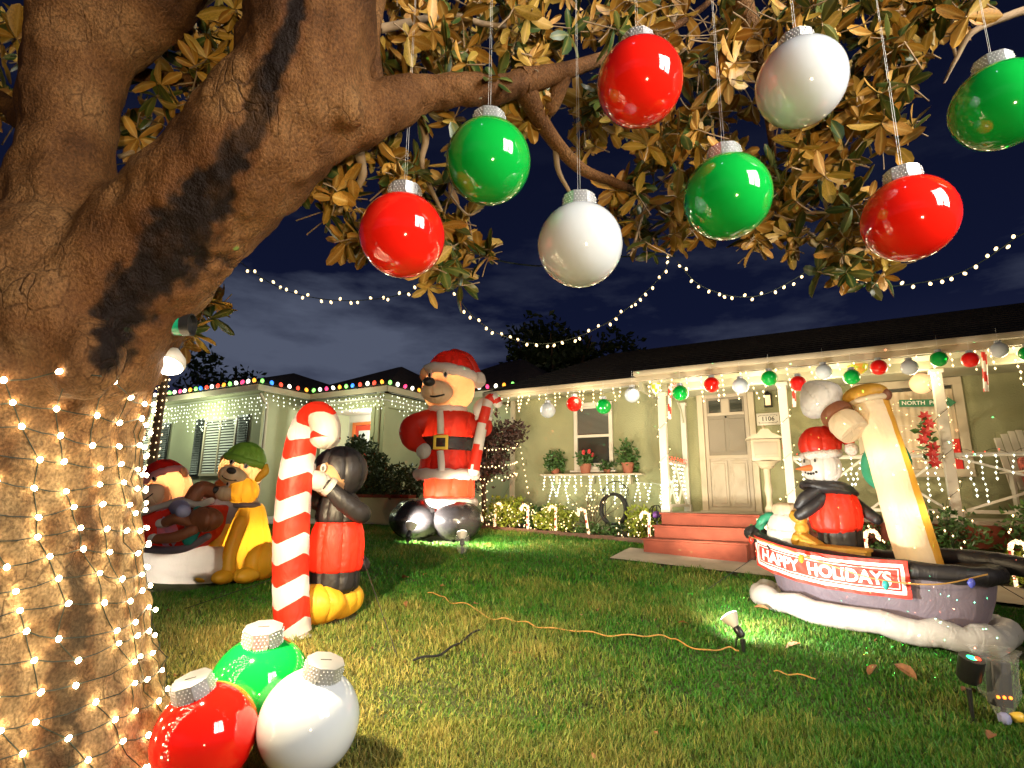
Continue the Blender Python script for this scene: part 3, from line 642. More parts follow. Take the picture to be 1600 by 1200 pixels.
# the largest in the picture stand alone, the rest is one part
def dist(l): return (l[0] - CP).dot(CF)
def inview(l):
    q = l[0] - CP; D = q.dot(CF); x = 800 + q.dot(CR) / D * FPX; y = 600 - q.dot(CU) / D * FPX
    return 0 < x < 1600 and 0 < y < 1200
leaf_data.sort(key=lambda l: -(l[3] / dist(l) if inview(l) else 0))
for l in leaf_data[:300]:
    o = link('leaf', shapes[random.randrange(5)][1], tree); o.matrix_local = leaf_matrix(*l)
mb = MB()
for l in leaf_data[300:]:
    b = shapes[random.randrange(5)][0]; m = leaf_matrix(*l); o = len(mb.v)
    mb.v += [tuple(m @ Vector(v)) for v in b.v]; mb.f += [tuple(i + o for i in f) for f in b.f]; mb.mi += b.mi
fo = mb.build('foliage', [M['leaf_top'], M['leaf_under']], tree, kind='stuff'); leaf_attr(fo.data, rng.uniform(0, 1, len(mb.v) // 30))
BLOCK.append((TR[1][0], TR[1][1], .62))

# ================================================================== lights wound round the trunk
from mathutils.bvhtree import BVHTree
bvh = BVHTree.FromPolygons([Vector(c) for c in cos], [tuple(p.vertices) for p in tm.polygons])
net = thing('net_lights', 'net of warm white mini lights wrapped around the lower magnolia trunk', 'string lights', (TR[3][0], TR[3][1], 0))
nb = Vector(net.location); n_b = 0
def surf(ang, z, off=.012):
    k = min(max(z, .0), 1.9); c = Vector((TR[3][0], TR[3][1], z)); d = Vector((math.cos(ang), math.sin(ang), 0))
    h = bvh.ray_cast(c + d * 3, -d)
    return (h[0] + d * off if h[0] else c + d * .5) - nb
grid = {}
rows = 18; cols = 28
for i in range(rows):
    z = 1.68 - i * .098
    for j in range(cols):
        a = 2 * pi * j / cols + .06 * i + random.gauss(0, .03); grid[i, j] = (a, z + .02 * math.sin(j * 1.3 + i) + random.gauss(0, .01) + .035 * math.sin(a + 2))
mb = MB()
for i in range(rows):
    p = []
    for j in range(cols + 1):
        a, z = grid[i, j % cols]; a2, z2 = grid[i, (j + 1) % cols]
        if j >= cols: a += 0
        da = (a2 - a) % (2 * pi)
        for t in (0, .5):
            q = surf(a + da * t, z + (z2 - z) * t - .012 * t); p.append((*q, .0028))
    mb.tube(p, 4)
for j in range(0, cols):
    for i in range(rows - 1):
        a, z = grid[i, j]; a2, z2 = grid[i + 1, j]
        if random.random() < .75: mb.tube([(*surf(a, z, .006), .002), (*surf((a + a2) / 2, (z + z2) / 2, .006), .002), (*surf(a2, z2, .006), .002)], 4)
mb.build('wire', M['wiregreen'], net)
for (i, j), (a, z) in grid.items():
    p = surf(a, z, .022)
    if (p + nb).y > TR[3][1] + .45: continue
    link('bulb', bulb_mesh('bulbtree', .0095), net, p, (random.random(), random.random(), 0))

# ================================================================== giant glass balls
def ball_parts(root, material, r):
    """ball, scalloped cap with studs (> stud dots), string is added apart"""
    b = MB(); b.ball((0, 0, 0), r, 48, 32); b.build('ball', material, root)
    cr_, ch = r * .39, r * .36; zt = r * 1.235; n = 8; b = MB(); st = MB(); per = 10
    outer = []; 
    for k in range(n):
        a0 = 2 * pi * (k - .5) / n; a1 = 2 * pi * (k + .5) / n
        p0 = Vector((math.cos(a0), math.sin(a0), 0)) * cr_; p1 = Vector((math.cos(a1), math.sin(a1), 0)) * cr_; mid = ((p0 + p1) / 2).normalized()
        top = []; bot = []
        for j in range(per + 1):
            t = j / per; q = p0.lerp(p1, t) + mid * r * .012 * math.sin(pi * t); x = 2 * t - 1
            top.append(q + Vector((0, 0, zt))); bot.append(q * 1.05 + Vector((0, 0, zt - ch * (.66 + .42 * math.sqrt(max(0, 1 - abs(x) ** 2.6))))))
        m = per + 1; th = mid * -.012 * r * 3
        b.add(top + bot + [q + th for q in top] + [q + th for q in bot],
              [(j, j + m, j + m + 1, j + 1) for j in range(per)] + [(j + 2 * m, j + 1 + 2 * m, j + 1 + 3 * m, j + 3 * m) for j in range(per)] + [(j + m, j + 3 * m, j + 3 * m + 1, j + m + 1) for j in range(per)] + [(m, 0, 2 * m, 3 * m), (2 * m - 1, 4 * m - 1, 3 * m - 1, m - 1)])
        for row, (zz, cnt) in enumerate(((.14, 3), (.32, 4), (.50, 3), (.68, 4), (.86, 3))):
            for c in range(cnt):
                t = (c + .5) / cnt if cnt == 4 else (c + 1) / (cnt + 1)
                if row == 4: t = .5 + (t - .5) * .7
                q = (p0.lerp(p1, t) + mid * r * .012) * (1.01 + .04 * zz); st.ball(q + Vector((0, 0, zt - ch * zz)) + mid * r * .008, r * .013, 6, 4)
    b.lathe([(cr_ * .99, zt - r * .02), (cr_ * 1.02, zt - r * .004), (cr_ * .96, zt + r * .012), (.001, zt + r * .013)], n, rot=RZ(22.5))
    c = b.build('cap', M['silver'], root)
    st.build('stud', M['bead'], c, kind='stuff')
    s = MB(); s.box((0, 0, zt + r * .0145), (r * .22, r * .025, .002)); s.build('slot', M['dark'], c)
    return zt
def string_up(root, z0, ln):
    b = MB()
    for s in (-1, 1): b.tube([(s * .006, 0, z0, .0009), (s * .004, 0, z0 + ln * .5, .0009), (s * .001, 0, z0 + ln, .0009)], 4, False)
    b.build('string', M['string'], root)
BALLS = [(629, 368, 'red', 'lowest red one, by the thick limb'), (763, 253, 'green', 'between the two red balls nearest the trunk'), (906, 383, 'white', 'lowest white one, under the branch fork'), (999, 130, 'red', 'higher of the two middle ones, red'),
         (1136, 308, 'green', 'below and between two high balls'), (1251, 130, 'white', 'high white one among the golden leaves'), (1420, 342, 'red', 'red one farthest from the trunk'), (1563, 166, 'green', 'farthest out, cut by the edge')]
for px, py, c, lab in BALLS:
    D = 2.62; p = PD(px, py, D); r = .203
    t = thing('hanging_ornament', f'giant {c} ball hanging in the magnolia, {lab}', 'ornament', p, random.uniform(-.3, .3), 'giant balls hanging from the magnolia')
    z = ball_parts(t, M['ball' + c], r); string_up(t, z, 4.05 - p.z if p.z < 3.4 else .6)
for px, py, D, r, c, rot, lab in ((404, 1085, 2.86, .25, 'green', (.18, .0, .3), 'giant green ball ornament lying behind a red and a white one on the grass'),
                                (323, 1132, 2.45, .217, 'red', (.22, -.26, .1), 'giant red ball ornament on the grass against the lit trunk'),
                                (484, 1118, 2.56, .228, 'white', (.22, .16, .5), 'giant white ball ornament on the grass beside a red one')):
    p = PD(px, py, D); g = ground(p.x, p.y); p.z = g + r * .97
    t = thing('ground_ornament', lab, 'ornament', p, 0, 'giant balls on the grass by the trunk', rot=rot); ball_parts(t, M['ball' + c], r); BLOCK.append((p.x, p.y, r * .45))

# ================================================================== light strings across the sky
def garland(pts, D0, D1, sag_px, label, spacing=.075, wire=.004):
    """pts: pixel polyline end to end; builds a hanging wire with bulbs"""
    q = []; n = len(pts)
    for i, (px, py) in enumerate(pts): q.append((*PD(px, py, D0 + (D1 - D0) * i / (n - 1)), wire))
    q = smooth(q, 8); root = thing('light_string', label, 'string lights', q[0][:3], 0, 'warm light strings swagged under the magnolia'); o = Vector(q[0][:3])
    MB().tube([(*(Vector(p[:3]) - o), wire) for p in q], 5).build('wire', M['wiregreen'], root)
    acc = 0; prev = Vector(q[0][:3])
    for p in q[1:]:
        p = Vector(p[:3]); d = (p - prev); ln = d.length; s = spacing * .5 - acc
        while s < ln:
            c = prev + d * (s / ln) - o; side = Vector((random.gauss(0, .012), random.gauss(0, .012), random.choice((-.022, -.022, .016))))
            link('bulb', bulb_mesh('bulb', .0125), root, c + side, (random.uniform(-.6, .6), random.uniform(-.6, .6), 0)); s += spacing * random.uniform(.75, 1.25)
        acc = ln - s + spacing * .5; acc = max(min(acc, spacing * .5), -spacing); prev = p
    return root
garland([(362, 398), (400, 428), (450, 455), (520, 469), (590, 467), (640, 456), (672, 440)], 5.2, 5.2, 0, 'short light string swagged from the thick limb to the leaves left of the white ball', .085)
garland([(700, 440), (735, 490), (780, 522), (840, 537), (900, 527), (960, 497), (1010, 455), (1040, 420), (1058, 365)], 5.2, 5.2, 0, 'deepest light string, hanging in front of the dark tree above the sage house roof', .085)
garland([(1058, 408), (1090, 443), (1140, 462), (1190, 461), (1240, 437), (1258, 425)], 5.2, 5.0, 0, 'middle light string swagged under the green ball', .085)
garland([(1330, 436), (1380, 447), (1430, 443), (1490, 430), (1540, 405), (1590, 370), (1625, 355)], 4.6, 4.2, 0, 'light string running off past the farthest red ball', .085)
MB().tube(smooth([pt(630, 330, 4.2, .006), pt(740, 395, 4.3, .006), (*PD(850, 416, 4.4), .006), (*PD(960, 402, 4.5), .006), pt(1055, 400, 4.6, .006)], 6), 5).build('power_cable', M['wiregreen'])
tag(bpy.data.objects['power_cable'], 'dark green cable slung between leaves behind the lowest white ball', 'cable')

# ================================================================== lamp and projector on the trunk
p = PD(262, 560, 2.62)
t = thing('tree_lamp', 'bright reflector flood bulb in a black socket clamped to the trunk side', 'lamp', p, scale=1.3)
rt = (RY(-8) @ RX(-25))
b = MB(); b.lathe([(.020, .035), (.030, .045), (.030, .085), (.018, .105), (.012, .12)], 16, rot=rt); b.build('socket', M['plastic'], t)
b = MB(); b.lathe([(.057, -.035), (.064, -.022), (.060, .0), (.044, .022), (.027, .045)], 24, rot=rt); b.build('reflector', M['whitetrim'], t)
b = MB(); b.lathe([(.001, -.046), (.03, -.044), (.055, -.036), (.058, -.033)], 24, rot=rt); b.build('bulb', M['lampface'], t)
b = MB(); b.tube([(-.006, .01, .1, .008), (-.03, .02, .14, .008), (-.09, .02, .15, .009)], 8); b.build('bracket', M['plastic'], t)
lamp('tree_lamp_light', 'SPOT', p + Vector((.05, -.06, -.10)), 900, (1, .78, .46), (.4, 5.2, .0), size=.05, angle=122, blend=.9)
p = PD(268, 506, 2.5)
t = thing('laser_projector', 'black barrel projector with a green lens fixed to the trunk above the flood bulb', 'projector', p, rot=(R(4), R(90), R(12)))
b = MB(); b.lathe([(.048, -.06), (.052, -.055), (.052, .02)], 24); b.build('body', M['plastic'], t)
b = MB(); b.lathe([(.0525, .02), (.0525, .05)], 24); b.build('lens_band', mat('green_lens_band', (.01, .30, .16), .2), t)
b = MB(); b.lathe([(.052, .05), (.052, .09), (.046, .09), (.046, .07)], 24); b.build('hood', M['plastic'], t)
# ================================================================== the sage house
house = thing('bungalow', 'low sage green bungalow with cream trim, a dark roof and a porch strung with lights', 'house', HO, HROT)
FZ = 1.04                                                             # porch floor
def part(name, material, parent, fn, smooth=False, **kw):
    b = MB(); fn(b); return b.build(name, material, parent, smooth, **kw)
def bx(c, d, rot=None, bev=.006):                                     # a box in (u, v, z)
    return lambda b: b.box(HL(*c), d, rot, bev)
wall = part('wall', M['stucco'], house, lambda b: (b.box((1.6, 3.0, 1.95), (12.2, 6.0, 3.1))))
part('corner_board', M['trim'], house, bx((-4.46, .012, 1.95), (.11, .05, 3.0)))
part('foundation', M['beam'], house, bx((-2.2, .02, .55), (4.5, .06, .3)))
# main roof: hipped at the left end
ez, rz_, ov = 3.47, 5.09, .45
rp = [HL(-4.95, ov, ez), HL(8.4, ov, ez), HL(8.4, -7.4, ez), HL(-4.95, -7.4, ez), HL(-3.35, -3.5, rz_), HL(8.4, -3.5, rz_)]
roof = part('roof', M['roof'], house, lambda b: b.add(rp, [(0, 1, 5, 4), (2, 3, 4, 5), (3, 0, 4), (1, 2, 5), (3, 2, 1, 0)]))
nrow = 17                                                             # shingle courses: butt edges stepped down the slope
for i in range(nrow):
    t0, t1 = i / nrow, (i + 1) / nrow
    def course(b, t0=t0, t1=t1):
        def q(u, t, lift): p = HL(u, ov - (ov + 3.5) * t, ez + (rz_ - ez) * t); return p + Vector((0, -.38, .92)) * lift
        ul0, ul1 = -4.95 + 1.6 * t0, -4.95 + 1.6 * t1
        b.add([q(ul0, t0, .022), q(8.4, t0, .022), q(8.4, t1, .004), q(ul1, t1, .004), q(ul0, t0, .002), q(8.4, t0, .002)], [(0, 1, 2, 3), (4, 5, 1, 0)])
    part('shingle_course', M['roof'], roof, course)
part('fascia', M['trim'], house, bx((1.7, ov + .014, 3.405), (13.3, .024, .135)))
part('fascia', M['trim'], house, lambda b: b.box(HL(-4.965, -3.45, 3.405), (.024, 7.85, .135), None, .004))
part('gutter', M['trim'], house, bx((-2.9, ov + .065, 3.425), (3.9, .08, .085), None, .02))
part('soffit', M['beam'], house, bx((1.7, .22, 3.333), (13.3, .46, .02)))
# porch
pv = 1.75
part('porch_roof', M['roof'], house, lambda b: b.add([HL(-1.16, pv, 3.285), HL(8.4, pv, 3.285), HL(8.4, .35, 3.56), HL(-1.16, .35, 3.56)], [(0, 1, 2, 3)]))
part('porch_fascia', M['trim'], house, bx((3.62, pv + .014, 3.20), (9.56, .03, .15)))
part('porch_gutter', M['trim'], house, bx((3.62, pv + .075, 3.235), (9.6, .10, .085), None, .03))
part('porch_ceiling', M['beam'], house, bx((3.62, .87, 3.118), (9.5, 1.72, .016)))
part('porch_beam', M['beam'], house, bx((3.62, 1.32, 3.055), (9.5, .11, .12)))
part('side_beam', M['beam'], house, lambda b: b.box(HL(-1.10, .87, 3.05), (.06, 1.7, .14), None, .005))
porch_floor = part('porch_floor', M['concrete'], house, bx((3.9, .70, FZ - .06), (9.6, 1.42, .12)))
part('porch_skirt', M['brick'], house, bx((4.4, 1.42, .85), (7.7, .05, .28)))
part('porch_base', M['stucco'], house, bx((3.9, .68, .52), (9.5, 1.3, .84)))
def post(b, u, v, w=.115, z0=FZ, z1=2.995):
    b.box(HL(u, v, (z0 + z1) / 2), (w, w, z1 - z0), None, .008); b.box(HL(u, v, z0 + .06), (w + .03, w + .03, .12), None, .008); b.box(HL(u, v, z1 - .03), (w + .04, w + .04, .05), None, .008)
POSTS = [-.87, .93, 2.78, 4.75]
for u in POSTS: part('porch_post', M['whitetrim'], house, lambda b: post(b, u, 1.32))
part('wall_post', M['whitetrim'], house, lambda b: post(b, -.80, .10, .09))
part('arch_bracket', M['beam'], house, lambda b: b.tube(smooth([(*HL(-.80, .14, 2.62), .022), (*HL(-.81, .22, 2.82), .022), (*HL(-.82, .42, 2.98), .022)], 5), 6))
def railing(u0, v0, u1, v1, nx):
    r_ = part('railing', M['whitetrim'], house, lambda b: None or b.box(((HL(u0, v0, 1.86) + HL(u1, v1, 1.86)) / 2), ((Vector((u1 - u0, v1 - v0))).length, .07, .05), RZ(math.degrees(math.atan2(-(v1 - v0), u1 - u0))), .008))
    a, c = HL(u0, v0, 1.15), HL(u1, v1, 1.15); rot = RZ(math.degrees(math.atan2(-(v1 - v0), u1 - u0)))
    part('bottom_rail', M['whitetrim'], r_, lambda b: b.box((a + c) / 2, ((c - a).length, .05, .045), rot, .006))
    for k in range(nx):
        p0 = a.lerp(c, k / nx); p1 = a.lerp(c, (k + 1) / nx); t = Vector((0, 0, .69))
        for s, (x, y) in enumerate(((p0, p1 + t), (p1, p0 + t))):
            d = y - x; n_ = d.normalized(); off = rot @ Vector((0, .012 * (1 if s else -1), 0))
            part('brace', M['whitetrim'], r_, lambda b: b.tube([(*(x + off), .020), (*(y + off), .020)], 4))
    return r_
railing(-.87, 1.25, -.80, .16, 2)
railing(.99, 1.32, 2.72, 1.32, 2)
railing(2.84, 1.32, 4.69, 1.32, 1)
# sash window over the shelf
def frame(b, u0, u1, z0, z1, w, d, v):
    b.box(HL((u0 + u1) / 2, v, z1 - w / 2), (u1 - u0, d, w), None, .006); b.box(HL((u0 + u1) / 2, v, z0 + w / 2), (u1 - u0, d, w), None, .006)
    b.box(HL(u0 + w / 2, v, (z0 + z1) / 2), (w, d, z1 - z0 - 2 * w), None, .006); b.box(HL(u1 - w / 2, v, (z0 + z1) / 2), (w, d, z1 - z0 - 2 * w), None, .006)
def blinds(parent, u0, u1, z0, z1, v, step=.045):
    def f(b):
        z = z0
        while z < z1: b.box(HL((u0 + u1) / 2, v, z), (u1 - u0, .004, step * .8), RX(24)); z += step
    part('blind', M['blind'], parent, f, kind='stuff')
win = part('window', M['glass'], house, bx((-2.6, .008, 2.45), (.70, .012, 1.25), None, 0))
part('frame', M['whitetrim'], win, lambda b: frame(b, -3.01, -2.19, 1.79, 3.15, .075, .06, .02))
part('meeting_rail', M['whitetrim'], win, bx((-2.6, .025, 2.47), (.68, .045, .055)))
part('sash_rail', M['whitetrim'], win, bx((-2.6, .03, 1.90), (.68, .04, .06)))
part('sash_rail', M['whitetrim'], win, bx((-2.6, .03, 3.05), (.68, .035, .045)))
part('sill', M['whitetrim'], win, bx((-2.6, .05, 1.765), (.95, .12, .045)))
def shadepleat(b):
    for i in range(22): b.box(HL(-2.6, .017, 2.53 + i * .0235), (.66, .006, .017), RX(20))
part('blind', mat('dim_blind', (.10, .10, .085), .7), win, shadepleat, kind='stuff')
sh = part('window_shelf', M['trim'], house, bx((-2.62, .15, 1.70), (2.1, .27, .035), None, .012))
for u in (-3.35, -2.62, -1.85): part('bracket', M['trim'], sh, lambda b: b.prism([(u - .03, 1.68), (u + .03, 1.68), (u + .03, 1.52), (u - .03, 1.52)], -.02, -.15))
# front door
door = part('front_door', M['door'], house, bx((-.075, .018, 2.10), (.76, .05, 2.08)))
part('door_frame', M['trim'], door, lambda b: (b.box(HL(-.075, .04, 3.165), (.98, .09, .10), None, .008), b.box(HL(-.505, .04, 2.08), (.10, .09, 2.07), None, .008), b.box(HL(.355, .04, 2.08), (.10, .09, 2.07), None, .008)))
scr = part('screen_panel', M['screen'], door, bx((-.075, .047, 2.55), (.62, .008, 1.06), None, 0))
part('storm_door_frame', M['door'], door, lambda b: (frame(b, -.45, .30, 1.06, 3.11, .062, .02, .055), b.box(HL(-.075, .055, 1.99), (.64, .02, .06), None, .004), b.box(HL(-.075, .056, 2.75), (.62, .016, .05), None, .003)))
for u in (-.255, .105): part('door_window', M['glass'], door, bx((u, .054, 2.89), (.20, .012, .22), None, .003))
part('door_window_mullion', M['door'], door, lambda b: (b.box(HL(-.075, .056, 2.89), (.13, .014, .26)), ))
for u in (-.24, .09):
    for z, h in ((1.53, .78),): part('door_panel', M['door'], door, lambda b: (b.box(HL(u, .058, z), (.28, .014, h), None, .006), b.box(HL(u, .068, z), (.20, .012, h - .09), None, .006)))
    part('door_panel', M['screen'], door, lambda b: b.box(HL(u, .056, 2.37), (.27, .012, .58), None, .006))
part('door_knob', M['iron'], door, lambda b: b.ball(HL(-.075, .08, 2.69), .018, 10, 8))
part('threshold', M['concrete'], door, bx((-.075, .10, 1.052), (1.0, .16, .03)))
# the wide porch window
pw = part('picture_window', M['glass'], house, bx((2.56, .008, 2.42), (1.15, .012, 1.35), None, 0))
part('frame', M['trim'], pw, lambda b: frame(b, 1.88, 3.26, 1.62, 3.10, .115, .07, .03))
def cur(b):
    n = 60; vs = []
    for i in range(n + 1):
        u = 2.0 + 1.14 * i / n; v = .026 + .008 * math.sin(i * 1.35) + .004 * math.sin(i * .6)
        vs += [HL(u, v, 1.74), HL(u, v, 2.93)]
    b.add(vs, [(2 * i, 2 * i + 2, 2 * i + 3, 2 * i + 1) for i in range(n)])
part('curtain', M['curtain'], pw, cur, True)
part('red_valance', M['canered'], pw, bx((3.09, .05, 1.95), (.09, .012, .45)), label='red band at the lower corner of the window')
# front steps
steps = thing('front_steps', 'three painted red steps leading up to the cream front door', 'steps', HO, HROT)
for k, (v1, z, u0, u1) in enumerate(((1.70, 1.03, -.86, .52), (1.98, .855, -.90, .46), (2.28, .68, -.98, .40))):
    part('step', M['brick'], steps, bx(((u0 + u1) / 2, (v1 + 1.42) / 2 + .002 * k, (z + .30) / 2), (u1 - u0, v1 - 1.42, z - .30), None, .012))
    part('tread', M['brick'], steps, bx(((u0 + u1) / 2, (v1 + 1.42) / 2 + .012, z + .012), (u1 - u0 + .05, v1 - 1.42 + .03, .026), None, .008))
# number plate
tp = thing('house_number', 'white framed house number plaque reading 1106 on the wall right of the door', 'sign', H(.60, .01, 2.62), HROT)
b = MB(); b.box((0, -.012, 0), (.36, .02, .21), None, .006); b.build('plaque', M['whitetrim'], tp)
b = MB()
for i in range(13):
    for z in (-.066, .066): b.box((-.132 + .022 * i, -.026, z), (.010, .006, .012))
for z in (-.05, .05):
    for x in (-.142, .142): b.box((x, -.026, z), (.010, .006, .012))
b.build('border', M['dark'], tp)
vs, fs = text_verts('1106', .105, .0015); b = MB(); b.add([(v.x, -.0245 - v.z, v.y) for v in vs], fs); b.build('numerals', M['dark'], tp, False)
# wall lantern
t = thing('wall_lantern', 'small dark square wall lantern above the house number', 'lantern', H(.63, .02, 2.93), HROT)
b = MB()
for x in (-.05, .05):
    for y in (-.02, -.12): b.box((x, y, 0), (.012, .012, .19))
b.box((0, -.07, .10), (.13, .13, .02), None, .004); b.box((0, -.07, -.10), (.13, .13, .02), None, .004); b.lathe([(.07, .11), (.02, .16), (.001, .17)], 4, (0, -.07, 0), RZ(45)); b.box((0, .0, 0), (.07, .02, .12)); b.build('cage', M['iron'], t, False)
b = MB(); b.box((0, -.07, 0), (.085, .085, .17)); b.build('pane', glow('lantern_glass', (1, .72, .4), .35), t, False)
# letter box on its post
_u, _v, _z = HP(1196, 706, 1.12); mp_ = H(_u, _v, _z); gz = FZ
t = thing('letter_box', 'ornate cream letter box on a turned post in front of the door wall', 'mailbox', (mp_.x, mp_.y, gz), R(-22))
zb = mp_.z - gz
b = MB(); b.box((0, 0, zb + .02), (.40, .30, .33), None, .02); b.build('box', M['trim'], t)
b = MB(); b.box((0, -.155, zb + .02), (.33, .016, .23), None, .005); b.box((0, -.163, zb - .05), (.30, .012, .012)); b.build('flap', M['door'], t)
b = MB(); b.prism([(-.27, zb + .19), (.27, zb + .19), (.10, zb + .27), (.05, zb + .33), (-.05, zb + .33), (-.10, zb + .27)], -.19, .19); b.lathe([(.02, zb + .33), (.028, zb + .35), (.015, zb + .37), (.03, zb + .39), (.001, zb + .42)], 10); b.build('lid', M['trim'], t, False)
b = MB(); b.lathe([(.07, 0), (.07, .10), (.045, .14), (.04, .26), (.06, .36), (.045, .48), (.05, zb - .26), (.10, zb - .24), (.10, zb - .22), (.16, zb - .16), (.19, zb - .148)], 14); b.build('post', M['trim'], t)
b = MB(); b.box((.235, -.02, zb + .08), (.012, .05, .10)); b.build('flag', M['canered'], t)

# ------------------------------------------------------------------ icicle lights
def icicle(label, p0, p1, n, lo, hi, bulbmat, group, sp=.075, r=.0135, cat='string lights'):
    """strands of bulbs under a line from p0 to p1"""
    root = thing('icicle_lights', label, cat, p0, 0, group); o = Vector(p0); d = Vector(p1) - o
    k = 12; MB().tube([(*(d * (i / k) + Vector((0, 0, -.012 * math.sin(i * 2.1)))), .004) for i in range(k + 1)], 4).build('wire', M['string'], root)
    for i in range(n):
        c = d * ((i + random.uniform(.2, .8)) / n); ln = random.uniform(lo, hi); mb = MB(); pts = []
        m_ = max(1, int(ln / sp)); sw = random.gauss(0, .012)
        for j in range(m_ + 1): pts.append(c + Vector((sw * j + random.gauss(0, .008), random.gauss(0, .01), -sp * j - .02)))
        if m_ > 0: mb.tube([(*q, .0016) for q in pts], 3, False)
        w_ = mb.build('strand', M['string'], root, kind='stuff') if m_ > 0 else root
        b2 = MB(); bulbs(b2, pts, r * 1.25); b2.build('bulb', M[bulbmat], w_, kind='stuff')
    return root
icicle('warm icicle lights hanging under the main eave above the shelf window', H(-4.75, ov, 3.33), H(-1.25, ov, 3.33), 20, .08, .42, 'bulb', 'icicle lights on the sage house')
icicle('warm icicle lights hanging from the porch gutter in front of the door', H(-1.0, pv, 3.12), H(1.0, pv, 3.12), 11, .12, .45, 'bulb', 'icicle lights on the sage house')
icicle('warm icicle lights hanging from the porch gutter above the mast of the boat', H(1.0, pv, 3.12), H(4.6, pv, 3.12), 18, .12, .48, 'bulb', 'icicle lights on the sage house')
icicle('cool white icicle lights dripping from the plant shelf', H(-3.62, .30, 1.68), H(-1.6, .30, 1.68), 17, .15, .62, 'bulbcool', 'icicle lights on the sage house', .062)
icicle('short cool white strands between the plant shelf and the porch', H(-1.75, .10, 1.55), H(-.95, .10, 1.50), 6, .2, .5, 'bulbcool', 'icicle lights on the sage house', .062)
icicle('icicle lights on the little railing beside the door', H(-.86, 1.22, 1.86), H(-.80, .2, 1.86), 9, .3, .65, 'bulbcool', 'icicle lights on the sage house', .07)
icicle('icicle lights on the railing behind the snowman', H(1.0, 1.37, 1.86), H(2.7, 1.37, 1.86), 13, .2, .6, 'bulbcool', 'icicle lights on the sage house', .07)
icicle('icicle lights on the railing below the North Pole sign', H(2.9, 1.37, 1.86), H(4.6, 1.37, 1.86), 12, .2, .6, 'bulbcool', 'icicle lights on the sage house', .07)
def winding(name, label, p0, p1, rad, turns, n, key, group=None, r=.012):
    root = thing(name, label, 'string lights', p0, 0, group); d = Vector(p1) - Vector(p0); a = d.normalized().orthogonal().normalized(); c = d.normalized().cross(a); pts = []
    for i in range(n * 3 + 1):
        t = i / (n * 3); an = turns * 2 * pi * t; pts.append(d * t + (a * math.cos(an) + c * math.sin(an)) * rad * random.uniform(.95, 1.15))
    MB().tube([(*q, .003) for q in pts], 4).build('wire', M['wiregreen'], root)
    b = MB(); bulbs(b, pts[::3], r); b.build('bulb', M[key], root, kind='stuff'); return root
for i, (u, lab) in enumerate(((-.87, 'porch post beside the steps'), (.93, 'porch post behind the letter box'), (2.78, 'porch post in front of the North Pole sign'))):
    winding('post_lights', f'warm lights wound up the {lab}', H(u, 1.32, 1.1), H(u, 1.32, 2.9), .09, 3.5, 17, 'bulb', 'lights wound round porch posts')
winding('red_lights', 'red light garland wound along the small railing left of the door', H(-.86, 1.2, 1.9), H(-.80, .2, 1.9), .045, 7, 34, 'bulbred', 'red light garlands')
winding('red_lights', 'red lights along the railing behind the snowman', H(1.05, 1.34, 1.90), H(2.7, 1.34, 1.90), .03, 6, 12, 'bulbred', 'red light garlands', .009)
winding('red_lights', 'red lights along the railing under the picture window', H(2.9, 1.34, 1.90), H(4.7, 1.34, 1.90), .03, 6, 14, 'bulbred', 'red light garlands', .009)

# ------------------------------------------------------------------ ornaments along the porch
PB = [(856, 641, 'white'), (897, 631, 'red'), (943, 635, 'green'), (988, 617, 'white'), (1063, 614, 'green'), (1112, 601, 'red'), (1157, 603, 'white'), (1202, 591, 'green'), (1247, 599, 'red'), (1287, 581, 'white'), (1331, 589, 'green'), (1373, 574, 'red'), (1421, 574, 'white'), (1467, 561, 'green'), (1516, 562, 'red'), (1561, 547, 'white'), (1606, 552, 'green')]
WHERE = ['farthest left under the eave', 'left of the sash window', 'over the sash window', 'right of the sash window', 'over the little railing', 'over the left half of the door', 'over the right half of the door', 'over the wall lantern', 'beside the second post', 'above the tip of the steam horn', 'between the steam horn and the gold swirl ball', 'above the smokestack cap', 'above the North Pole sign', 'in front of the third post', 'beside the plastic candy cane', 'right of the plastic candy cane', 'cut by the picture edge']
proto = {}
for (px, py, c), wh in zip(PB, WHERE):
    v = .62 if px < 1010 else pv + .16
    u, _, z = HP(px, py, v); p = H(u, v, z); lab = f'small {c} ball hanging {wh}'; r = .0157 * p.y
    top = (3.34 if px < 1010 else 3.15) - z
    if c not in proto:
        t = thing('porch_ornament', lab, 'ornament', p, random.random(), 'small balls hanging along the porch'); t.scale = (r * .93 / .122,) * 3; zt = ball_parts(t, M['ball' + c], .122); string_up(t, zt, max(.06, top - zt)); proto[c] = t
    else: copy_thing(proto[c], lab, p, (0, 0, random.random())).scale = (r * .93 / .122,) * 3
def swirl(label, px, py, v, prof, ma, mb_, rot, rad):
    u, _, z = HP(px, py, v); t = thing('swirl_ornament', label, 'ornament', H(u, v, z), rot=rot); b = MB(); b.lathe(prof, 24); n = 24
    b.mi = [1 if ((i % n) + (i // n) * 2) // 3 % 2 else 0 for i in range(len(b.f))]; b.build('ball', [ma, mb_], t)
    b = MB(); b.lathe([(.03, prof[-1][1] - .005), (.03, prof[-1][1] + .03), (.012, prof[-1][1] + .035)], 12); b.build('cap', M['ballgold'], t)
    MB().tube([(0, 0, prof[-1][1] + .03, .002), (0, 0, prof[-1][1] + .10, .002)], 4).build('string', M['string'], t)
swirl('yellow and white swirled drop ornament hanging left of the first porch post', 1024, 604, 1.5, [(.004, -.17), (.03, -.13), (.075, -.05), (.092, .02), (.088, .08), (.06, .13), (.03, .15)], M['balllime'], M['ballwhite'], (0, 0, 0), .1)
